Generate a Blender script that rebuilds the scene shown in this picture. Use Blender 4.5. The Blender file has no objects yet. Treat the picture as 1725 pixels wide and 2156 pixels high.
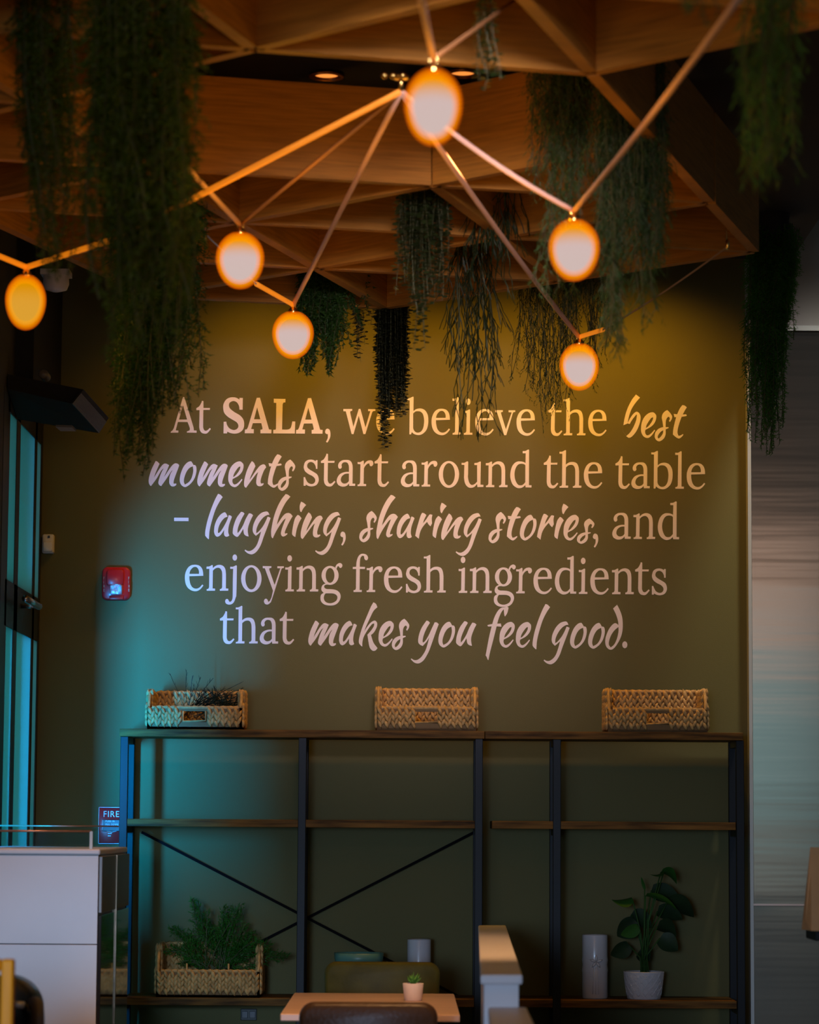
import bpy, bmesh, math, random
from mathutils import Vector, Matrix
from mathutils.geometry import tessellate_polygon
random.seed(7)
V = Vector
C = bpy.context.scene.collection
SC = bpy.context.scene
# ---------------------------------------------------------------- camera
FPX, PITCH, ROLL, HC = 6109.0, math.radians(6.14), .0065, 1.36
_r = Vector((1, 0, 0)); _u = Vector((0, -math.sin(PITCH), math.cos(PITCH))); _f = Vector((0, math.cos(PITCH), math.sin(PITCH)))
_X = _r * math.cos(ROLL) + _u * math.sin(ROLL); _Y = -_r * math.sin(ROLL) + _u * math.cos(ROLL)
cd = bpy.data.cameras.new('camera'); cam = bpy.data.objects.new('camera', cd); C.objects.link(cam)
cam.matrix_world = Matrix(((_X.x, _Y.x, -_f.x, 0), (_X.y, _Y.y, -_f.y, 0), (_X.z, _Y.z, -_f.z, HC), (0, 0, 0, 1)))
cd.sensor_fit = 'HORIZONTAL'; cd.sensor_width = 24; cd.lens = FPX * 24 / 1725; cd.clip_end = 100
cd.dof.use_dof = True; cd.dof.focus_distance = 11.95; cd.dof.aperture_fstop = 3.2
SC.camera = cam
def at(px, py, y):                      # a pixel of the 1725 x 2156 photograph -> the point at depth y
    d = _f * FPX + _X * (px - 862.5) + _Y * (1078 - py)
    d = d * (y / d.y); return Vector((d.x, y, HC + d.z))
def mpp(y): return y / FPX              # metres per pixel at depth y
# ---------------------------------------------------------------- world, lights, exposure
w = bpy.data.worlds.new('world'); SC.world = w; w.use_nodes = True
w.node_tree.nodes['Background'].inputs[0].default_value = (.02, .30, .36, 1)
w.node_tree.nodes['Background'].inputs[1].default_value = .35
SC.view_settings.view_transform = 'Standard'; SC.view_settings.look = 'None'
SC.cycles.transparent_max_bounces = 16; SC.view_settings.exposure = 0; SC.view_settings.gamma = 1; SC.view_settings.use_curve_mapping = False
def lamp(name, kind, loc, target, power, col, **k):
    l = bpy.data.lights.new(name, kind); l.energy = power; l.color = col
    for a, b in k.items(): setattr(l, a, b)
    o = bpy.data.objects.new(name, l); C.objects.link(o); o.location = loc
    o.rotation_euler = (Vector(target) - Vector(loc)).to_track_quat('-Z', 'Y').to_euler(); return o
# daylight: through the glazed left wall beside the corner, then added fills and reflection panels
lamp('daylight_left', 'AREA', (-2.05, 9.0, 1.35), (-1.1, 12.2, .9), 860, (.0, .34, 1.0), shape='RECTANGLE', size=.4, size_y=1.1)
lamp('daylight_door', 'AREA', (-2.7, 11.3, 1.6), (-1.56, 11.6, 1.5), 9, (.0, .62, .80), shape='RECTANGLE', size=.8, size_y=2.2)
lamp('front_fill', 'SPOT', (-1.2, -2.5, 1.5), (0, 11, .25), 1150, (.46, .66, 1.0), spot_size=math.radians(22), spot_blend=1.0, shadow_soft_size=.6)  # added spot fill standing in for cool window light
lamp('counter_fill', 'SPOT', (-1.2, 3.0, 1.5), (-1.25, 10.0, .75), 520, (.42, .68, 1.0), spot_size=math.radians(13), spot_blend=.9, shadow_soft_size=.3)  # added cool fill to brighten the counter front, no window there
lamp('fern_fill', 'SPOT', (2.05, 11.0, 4.9), (1.80, 11.85, 3.2), 260, (1.0, .92, .84), spot_size=math.radians(32), spot_blend=1.0, shadow_soft_size=.15)  # added fill to brighten the right fern and grey drywall
lamp('front_fill_soft', 'AREA', (-2.4, -2.5, 1.7), (0, 11, 1.0), 90, (.6, .75, 1.0), shape='RECTANGLE', size=3.0, size_y=2.0)  # soft part of the added cool fill behind the camera
lamp('reflect_panel_teal', 'AREA', (3.4, -4.9, 2.25), (3.4, 5, 2.25), 5.2, (.50, .76, .80), shape='RECTANGLE', size=2.6, size_y=1.5)  # unseen glowing panel added for the teal reflection in the steel
lamp('reflect_panel_warm', 'AREA', (3.4, -4.85, 3.85), (3.4, 5, 3.85), 3.6, (1.0, .62, .42), shape='RECTANGLE', size=2.4, size_y=.22)  # added panel for the warm streak reflected in the steel
lamp('reflect_panel_pale', 'AREA', (3.4, -4.88, 3.30), (3.4, 5, 3.3), 3.0, (1.0, .86, .80), shape='RECTANGLE', size=2.5, size_y=.45)  # added panel for the pale band reflected in the steel
lamp('reflect_panel_low', 'AREA', (3.4, -4.8, 1.0), (3.4, 5, 1.0), 1.3, (1.0, .68, .48), shape='RECTANGLE', size=2.4, size_y=.25)  # added panel for the low warm band reflected in the steel
lamp('letter_fill', 'SPOT', (.2, 5.2, 3.15), (-.05, 12.2, 2.72), 800, (.92, .80, .98), spot_size=math.radians(22), spot_blend=1.0, shadow_soft_size=.30)  # unseen fill added to brighten the lettering
lamp('counter_spot', 'SPOT', (-1.25, 9.2, 3.3), (-1.3, 10.1, 1.3), 80, (1.0, .42, .16), spot_size=math.radians(38), spot_blend=.8, shadow_soft_size=.05)
AMBER = (1.0, .46, .02)
# warm recessed spots between the lattice and the painted wall, then added fill points under the lattice
for x, p in ((-.62, 20), (-.1, 20), (.42, 25), (.95, 26)):
    lamp('wall_spot', 'SPOT', (x, 11.62, 3.68), (x, 12.2, 2.7), p, AMBER, spot_size=math.radians(118), spot_blend=1.0, shadow_soft_size=.05)
for x, y, z, p in ((-.35, 8.1, 3.0, 3.2), (.2, 7.9, 3.0, 3.0), (-.85, 8.7, 2.85, 1.2), (.2, 6.4, 2.85, 3.4), (-.1, 6.2, 2.85, 1.6), (-.2, 9.9, 2.9, 2.0), (.75, 8.6, 2.85, 1.8), (1.2, 6.4, 2.85, 2.0), (-1.1, 9.3, 2.9, 1.4), (-.9, 7.6, 2.8, .9), (-.62, 5.3, 2.7, 5.5)):
    lamp('lattice_fill', 'POINT', (x, y, z), (x, y, 0), p, (1.0, .46, .04), shadow_soft_size=.10)  # invisible points added to brighten the beams and the left fern
lamp('table_spot', 'SPOT', (.1, 8.15, 3.5), (0, 9.5, .7), 360, (1.0, .50, .2), spot_size=math.radians(46), spot_blend=.8, shadow_soft_size=.05)

# ---------------------------------------------------------------- helpers
MATS = {}
def mat(name, col, rough=.6, metal=0, spec=.5, bump=0, bscale=40, vary=0, vscale=6, stretch=(1, 1, 1), emit=None, es=1, alpha=None, trans=0, coat=0):
    if name in MATS: return MATS[name]
    m = bpy.data.materials.new(name); m.use_nodes = True; MATS[name] = m
    nt = m.node_tree; N = nt.nodes; L = nt.links; b = N['Principled BSDF']
    b.inputs['Base Color'].default_value = (*col, 1); b.inputs['Roughness'].default_value = rough; b.inputs['Metallic'].default_value = metal
    b.inputs['Specular IOR Level'].default_value = spec; b.inputs['Transmission Weight'].default_value = trans; b.inputs['Coat Weight'].default_value = coat
    tc = N.new('ShaderNodeTexCoord'); mp = N.new('ShaderNodeMapping'); L.new(tc.outputs['Object'], mp.inputs[0]); mp.inputs['Scale'].default_value = stretch
    if vary:
        n = N.new('ShaderNodeTexNoise'); n.inputs['Scale'].default_value = vscale; n.inputs['Detail'].default_value = 5; L.new(mp.outputs[0], n.inputs['Vector'])
        r = N.new('ShaderNodeMapRange'); r.inputs[1].default_value = .3; r.inputs[2].default_value = .7; r.inputs[3].default_value = 1 - vary; r.inputs[4].default_value = 1 + vary; L.new(n.outputs[0], r.inputs[0])
        x = N.new('ShaderNodeVectorMath'); x.operation = 'SCALE'; x.inputs[0].default_value = col; L.new(r.outputs[0], x.inputs['Scale']); L.new(x.outputs[0], b.inputs['Base Color'])
    if bump:
        n2 = N.new('ShaderNodeTexNoise'); n2.inputs['Scale'].default_value = bscale; n2.inputs['Detail'].default_value = 3; L.new(mp.outputs[0], n2.inputs['Vector'])
        bp = N.new('ShaderNodeBump'); bp.inputs['Strength'].default_value = bump; bp.inputs['Distance'].default_value = .01; L.new(n2.outputs[0], bp.inputs['Height']); L.new(bp.outputs[0], b.inputs['Normal'])
    if emit:
        b.inputs['Emission Color'].default_value = (*emit, 1); b.inputs['Emission Strength'].default_value = es
    return m
class MB:
    def __init__(s): s.v = []; s.f = []
    def quad(s, a, b, c, d): n = len(s.v); s.v += [a, b, c, d]; s.f.append((n, n + 1, n + 2, n + 3))
    def tri(s, a, b, c): n = len(s.v); s.v += [a, b, c]; s.f.append((n, n + 1, n + 2))
    def box(s, lo, hi, M=None):
        n = len(s.v); P = [Vector((x, y, z)) for z in (lo[2], hi[2]) for y in (lo[1], hi[1]) for x in (lo[0], hi[0])]
        if M: P = [M @ p for p in P]
        s.v += P
        s.f += [tuple(n + i for i in q) for q in ((0, 2, 3, 1), (4, 5, 7, 6), (0, 1, 5, 4), (2, 6, 7, 3), (0, 4, 6, 2), (1, 3, 7, 5))]
        return s
    def bar(s, a, b, wd, h, up=Vector((0, 0, 1))):          # box beam along a->b
        a = Vector(a); b = Vector(b); t = (b - a).normalized(); sd = t.cross(up).normalized(); u = sd.cross(t)
        n = len(s.v)
        for p in (a, b):
            for i, j in ((-1, -1), (1, -1), (1, 1), (-1, 1)): s.v.append(p + sd * wd / 2 * i + u * h / 2 * j)
        s.f += [(n, n + 3, n + 2, n + 1), (n + 4, n + 5, n + 6, n + 7)] + [(n + i, n + (i + 1) % 4, n + 4 + (i + 1) % 4, n + 4 + i) for i in range(4)]
        return s
    def tube(s, path, r, k=6, cap=True):
        P = [Vector(p) for p in path]; R = r if isinstance(r, (list, tuple)) else [r] * len(P); n = len(s.v); up = Vector((0, .3, 1)).normalized()
        for i, p in enumerate(P):
            t = (P[min(i + 1, len(P) - 1)] - P[max(i - 1, 0)]).normalized()
            if abs(t.dot(up)) > .97: up = Vector((1, .1, 0)).normalized()
            sd = t.cross(up).normalized(); u = sd.cross(t)
            for j in range(k): a = 2 * math.pi * j / k; s.v.append(p + (sd * math.cos(a) + u * math.sin(a)) * R[i])
        for i in range(len(P) - 1):
            for j in range(k): s.f.append((n + i * k + j, n + i * k + (j + 1) % k, n + (i + 1) * k + (j + 1) % k, n + (i + 1) * k + j))
        if cap: s.f.append(tuple(n + j for j in range(k))[::-1]); s.f.append(tuple(n + (len(P) - 1) * k + j for j in range(k)))
        return s
    def lathe(s, prof, c=(0, 0, 0), k=32, sx=1, sy=1, M=None):
        c = Vector(c); n = len(s.v)
        for r, z in prof:
            for j in range(k):
                a = 2 * math.pi * j / k; p = Vector((r * math.cos(a) * sx, r * math.sin(a) * sy, z))
                if M: p = M @ p
                s.v.append(c + p)
        for i in range(len(prof) - 1):
            for j in range(k): s.f.append((n + i * k + j, n + i * k + (j + 1) % k, n + (i + 1) * k + (j + 1) % k, n + (i + 1) * k + j))
        return s
    def spindle(s, c, ax, l, r1, r2, nrm, k=6):             # almond-shaped strand lump
        ax = ax.normalized(); nrm = (nrm - ax * nrm.dot(ax)).normalized(); sd = ax.cross(nrm); n = len(s.v)
        s.v.append(c - ax * l / 2)
        for t, q in ((-.22, .85), (.12, 1.0)):
            for j in range(k): a = 2 * math.pi * j / k; s.v.append(c + ax * l * t + sd * r1 * q * math.cos(a) + nrm * r2 * q * math.sin(a))
        s.v.append(c + ax * l / 2)
        for j in range(k):
            j2 = (j + 1) % k
            s.f += [(n, n + 1 + j2, n + 1 + j), (n + 1 + j, n + 1 + j2, n + 1 + k + j2, n + 1 + k + j), (n + 1 + k + j, n + 1 + k + j2, n + 1 + 2 * k)]
    def build(s, name, m, parent=None, smooth=False, bevel=0, o=None):
        me = bpy.data.meshes.new(name); me.from_pydata([tuple(x) for x in s.v], [], s.f); me.materials.append(m)
        ob = bpy.data.objects.new(name, me); C.objects.link(ob)
        if parent:
            ob.parent = parent; off = V((0, 0, 0)); q = parent
            while q: off += q.location; q = q.parent
            if off.length > 0: me.transform(Matrix.Translation(-off))
        bm = bmesh.new(); bm.from_mesh(me); bmesh.ops.recalc_face_normals(bm, faces=bm.faces) if len(s.f) < 4000 else None
        if bevel: bmesh.ops.remove_doubles(bm, verts=bm.verts, dist=1e-5); bmesh.ops.bevel(bm, geom=list(bm.edges), offset=bevel, segments=2, profile=.5, affect='EDGES', clamp_overlap=True)
        if smooth:
            for f in bm.faces: f.smooth = True
        bm.to_mesh(me); bm.free()
        if smooth == 'auto': 
            try: me.shade_auto_smooth = True
            except Exception: pass
        return ob
def thing(name, label, cat, loc=(0, 0, 0), group=None):
    o = bpy.data.objects.new(name, None); C.objects.link(o); o.location = loc; o.empty_display_size = .05
    return tag(o, label, cat, group)
def tag(o, label, cat, group=None, kind=None):
    o['label'] = label; o['category'] = cat
    if group: o['group'] = group
    if kind: o['kind'] = kind
    return o
def struct(name, mb, m, label=None, bevel=0):
    o = mb.build(name, m, bevel=bevel); o['kind'] = 'structure'
    if label: o['label'] = label
    return o
def stuff(o): o['kind'] = 'stuff'; return o
def lab(o, s): o['label'] = s; return o
def dup(root, loc, label=None, group=None):
    r = root.copy(); C.objects.link(r); r.location = loc
    if label: r['label'] = label
    if group: r['group'] = group
    for ch in list(root.children):
        c = ch.copy(); C.objects.link(c); c.parent = r
        for g in ch.children: d = g.copy(); C.objects.link(d); d.parent = c
    return r
WY = 12.2                                                    # the painted wall
# ================================================================= setting
WALLG = (.132, .120, .038)
m_wall = mat('olive_paint', WALLG, .62, bump=.08, bscale=260, spec=.25)
m_black = mat('black_ceiling_paint', (.012, .011, .010), .8)
m_floor = mat('grey_tile', (.10, .09, .085), .45, vary=.2)
m_grey = mat('grey_drywall', (.42, .40, .38), .8, bump=.05, bscale=200)
m_frame = mat('dark_window_frame', (.012, .014, .015), .45)
XL, XR = -1.555, at(1574, 1500, WY).x
struct('wall_back', MB().box((XL - .2, WY, 0), (XR, WY + .15, 3.9)), m_wall, 'olive green painted wall behind the shelves carrying the lettering')
struct('wall_back.001', MB().box((XR, WY + .02, 3.27), (4.2, WY + .17, 5.2)), m_grey, 'grey drywall above the steel panels')
struct('floor', MB().box((-4.5, -5, -.1), (4.5, WY + .5, 0)), m_floor)
struct('ceiling', MB().box((-4.5, -5, 3.77), (at(1668, 548, WY).x, WY + .15, 4.3)), m_black, 'black painted ceiling above the timber lattice')
struct('ceiling.001', MB().box((1.5, -5, 5.2), (4.5, WY + .5, 5.3)), m_grey)
struct('wall_right', MB().box((4.2, -5, 0), (4.35, WY + .5, 5.2)), m_grey)
b = MB(); b.box((-4.5, -5.1, 0), (4.5, -5, .8)); b.box((-4.5, -5.1, 3.0), (4.5, -5, 5.2)); struct('wall_front', b, m_grey)
b = MB(); b.box((XL - .2, 12.16, 0), (XL, WY, 3.77)); b.box((XL - .2, 9.2, 3.02), (XL, 12.16, 3.77)); b.box((XL - .2, 5, 0), (XL, 9.95, 3.77)); b.box((XL - .2, 9.95, 0), (XL, 12.16, .1)); b.box((XL - .2, 9.95, 2.0), (XL, 10.99, 3.02))  # unseen opening sized, and its header lowered, to shape the teal daylight
b.box((-4.5, 5, 0), (XL - .2, 5.15, 3.77)); b.box((-4.6, -5, 0), (-4.5, 5.15, 3.77))
struct('wall_left', b, mat('dark_side_wall', (.035, .032, .025), .7), 'dark side wall with the glazed door')
# glazed door in the side wall, next to the corner
m_frost = mat('frosted_pane', (.62, .68, .66), .35)
nt = m_frost.node_tree; tr = nt.nodes.new('ShaderNodeBsdfTranslucent'); tr.inputs[0].default_value = (.6, .78, .70, 1)
mx = nt.nodes.new('ShaderNodeMixShader'); mx.inputs[0].default_value = .75
nt.links.new(nt.nodes['Principled BSDF'].outputs[0], mx.inputs[1]); nt.links.new(tr.outputs[0], mx.inputs[2]); nt.links.new(mx.outputs[0], nt.nodes['Material Output'].inputs[0])
d = bpy.data.objects.new('door_1', None); C.objects.link(d); d['kind'] = 'structure'; d['label'] = 'dark framed door with tall frosted panes in the left side wall'
dd = .06
for y0, y1 in ((12.14, 12.16), (11.94, 12.0), (11.38, 11.48), (11.0, 11.17)): MB().box((XL - dd, y0, .1), (XL + .0015, y1, 3.02)).build('stile', m_frame, d)
MB().box((XL - dd, 11.12, 2.94), (XL + .0015, 12.15, 3.02)).build('head_rail', m_frame, d)
MB().box((XL - dd, 11.12, .1), (XL + .0015, 12.15, .25)).build('bottom_rail', m_frame, d)
lz = at(60, 1235, 11.5).z; lz0 = at(60, 1330, 11.5).z
lockr = MB().box((XL - dd, 11.12, lz0), (XL + .0015, 12.15, lz)).build('lock_rail', m_frame, d)
for y0, y1, s in ((12.0, 12.14, 0), (11.48, 11.94, 0), (11.17, 11.38, 0)):
    MB().box((XL - .014, y0, lz), (XL - .002, y1, 2.94)).build('pane', m_frost, d)
    MB().box((XL - .014, y0, .25), (XL - .002, y1, lz0)).build('pane', m_frost, d)
hb = MB(); hz = at(30, 1272, 11.5).z; hb.tube([(XL + .07, 11.2, hz), (XL + .07, 11.62, hz)], .014, 10); hb.tube([(XL, 11.6, hz), (XL + .07, 11.6, hz)], .01, 8)
hb.build('push_bar', mat('door_metal', (.5, .5, .5), .3, 1), lockr, smooth=True)
# steel cladding
m_steel = mat('brushed_steel', (.62, .55, .50), .15, 1.0, bump=.11, bscale=2.0, stretch=(.2, 1, 4.0))
m_trim = mat('pale_corner_trim', (.5, .52, .5), .5, .3)
sx = at(1584, 1400, WY - .06).x
seams = [at(1650, y, WY - .06).z for y in (1905, 1150, 697)]
b0 = 0
st = bpy.data.objects.new('wall_steel', None); C.objects.link(st); st['kind'] = 'structure'; st['label'] = 'brushed stainless steel wall cladding right of the olive wall'
for i, z in enumerate([seams[0], seams[2]]):
    MB().box((sx, WY - .06, b0), (3.6, WY + .02, z - .003)).build('panel', m_steel, st, bevel=.002); b0 = z + .001
MB().box((sx, WY - .063, seams[0] - .004), (3.6, WY - .058, seams[0] + .004)).build('seam_glint', mat('seam_highlight', (.75, .50, .40), .3, .9), st)  # pinkish strip stands in for the bright highlight along the seam
struct('trim_1', MB().box((XR, WY - .065, 0), (sx, WY + .02, 3.40)), m_trim, 'narrow pale metal corner trim between olive wall and steel')
z = seams[2]; struct('trim_2', MB().box((sx, WY - .075, z), (3.6, WY + .02, z + .022)), m_trim, 'metal ledge on top of the steel cladding')
# ================================================================= ceiling lattice of plywood beams
m_ply = mat('plywood', (.42, .18, .025), .6, spec=.2, vary=.22, vscale=5, stretch=(1.2, 1.2, 22), bump=.05, bscale=30)
LZ = HC + 1.99; LT = LZ + .30
N4 = V((.068, 8.944)); A = V((.89, .22)); CC = V((.24, .80))
def node(i, j): return N4 + A * i + CC * j
def ok(i, j):
    if j > 3 or j < -5 or i < -3: return False
    if (i, j) == (0, -1) or (i == -3 and j > 0): return False
    if j >= -2: return i <= 1 and i + j <= 2 and (i >= -2)
    return i <= -1 - j and i <= 3
lat = thing('ceiling_lattice', 'triangular timber lattice of deep plywood beams hanging below the black ceiling', 'lattice', (0, 0, LZ))
for i in range(-3, 4):
    for j in range(-5, 4):
        if not ok(i, j): continue
        for di, dj in ((1, 0), (0, 1), (1, -1)):
            if not ok(i + di, j + dj): continue
            p, q = node(i, j), node(i + di, j + dj); t = (q - p).normalized() * .012
            MB().bar((p.x + t.x, p.y + t.y, (LZ + LT) / 2), (q.x - t.x, q.y - t.y, (LZ + LT) / 2), .036, .30).build('beam', m_ply, lat)
for (i, j) in ((-1, 0), (1, -1), (-1, 2), (1, 1), (-2, 1), (0, -3), (2, -3), (-2, -2)):      # hanger rods to the ceiling
    p = node(i, j); MB().tube([(p.x, p.y, LT - .01), (p.x, p.y, 3.77)], .008, 8).build('hanger_rod', m_black, lat)
# recessed ceiling lights
m_glow = mat('warm_glow', (1, .6, .3), emit=(1, .30, .05), es=1.1)
m_brass = mat('brass', (.75, .52, .16), .25, 1)
def downlight(px, py, label, cat='light', r=.045):
    d = (3.77 - HC) / (at(px, py, 1).z - HC); p = at(px, py, d)
    t = thing('ceiling_downlight', label, cat, (p.x, p.y, 3.77), 'round recessed ceiling lights')
    MB().lathe([(r, 0), (r + .012, -.006), (r + .012, -.012), (r * .9, -.012), (r * .85, -.002)], (p.x, p.y, 3.77), 28).build('ring', mat('copper_ring', (.7, .3, .12), .3, 1), t, smooth=True)
    MB().lathe([(.0005, -.004), (r * .86, -.004)], (p.x, p.y, 3.77), 28).build('lens', m_glow, t)
downlight(688, 155, 'round recessed light in black ceiling left of the central brass hook')
downlight(975, 150, 'round recessed light in black ceiling right of the nearest globe lamp')
# ================================================================= air curtain above the door
m_ac = mat('black_enamel', (.008, .008, .008), .6, spec=.2)
ac = thing('air_curtain', 'black air curtain unit with ribbed grille above the side door', 'heater', at(150, 905, 11.6))
A0, B0 = at(20, 700, 11.0), at(235, 905, 11.6)
b = MB(); n = 0
q0, q1, q2, q3 = at(152, 850, 11.3), at(176, 820, 11.3), at(229, 880, 11.6), at(208, 912, 11.6)   # the grille end
back = V((-.42, .30, 0))
P = [q0, q1, q2, q3]; b.v += P + [V((XL + .005, p.y - .25, p.z + .02)) for p in P]
b.f += [(0, 1, 2, 3), (4, 7, 6, 5), (0, 4, 5, 1), (1, 5, 6, 2), (2, 6, 7, 3), (3, 7, 4, 0)]
b.build('housing', m_ac, ac)
m_rib = mat('dark_bronze_rib', (.06, .055, .045), .4, .5)
for k in range(9):
    t = .3 + .66 * k / 8; a = q0.lerp(q1, 1 - t) + V((0, -.012, 0)); c = q3.lerp(q2, 1 - t) + V((0, -.012, 0))
    MB().tube([a, c], .0045, 5).build('grille_rib', m_rib, ac)
pc = [at(117, 899, 11.3), at(151, 900, 11.3), at(160, 908, 11.3), at(128, 908, 11.3)]
b = MB(); b.v += pc + [p + V((0, .01, .01)) for p in pc]; b.f += [(0, 1, 2, 3), (4, 7, 6, 5)] + [(i, 4 + i, 4 + (i + 1) % 4, (i + 1) % 4) for i in range(4)]
lab(b.build('label_plate', mat('pale_plate', (.25, .27, .3), .5), ac), 'pale label plate')
struct('ceiling.002', MB().box((XL, 11.3, at(60, 850, 11.9).z), (at(118, 700, 12).x, WY, 3.77)), m_black, 'black boxed bulkhead above the side door')
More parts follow.
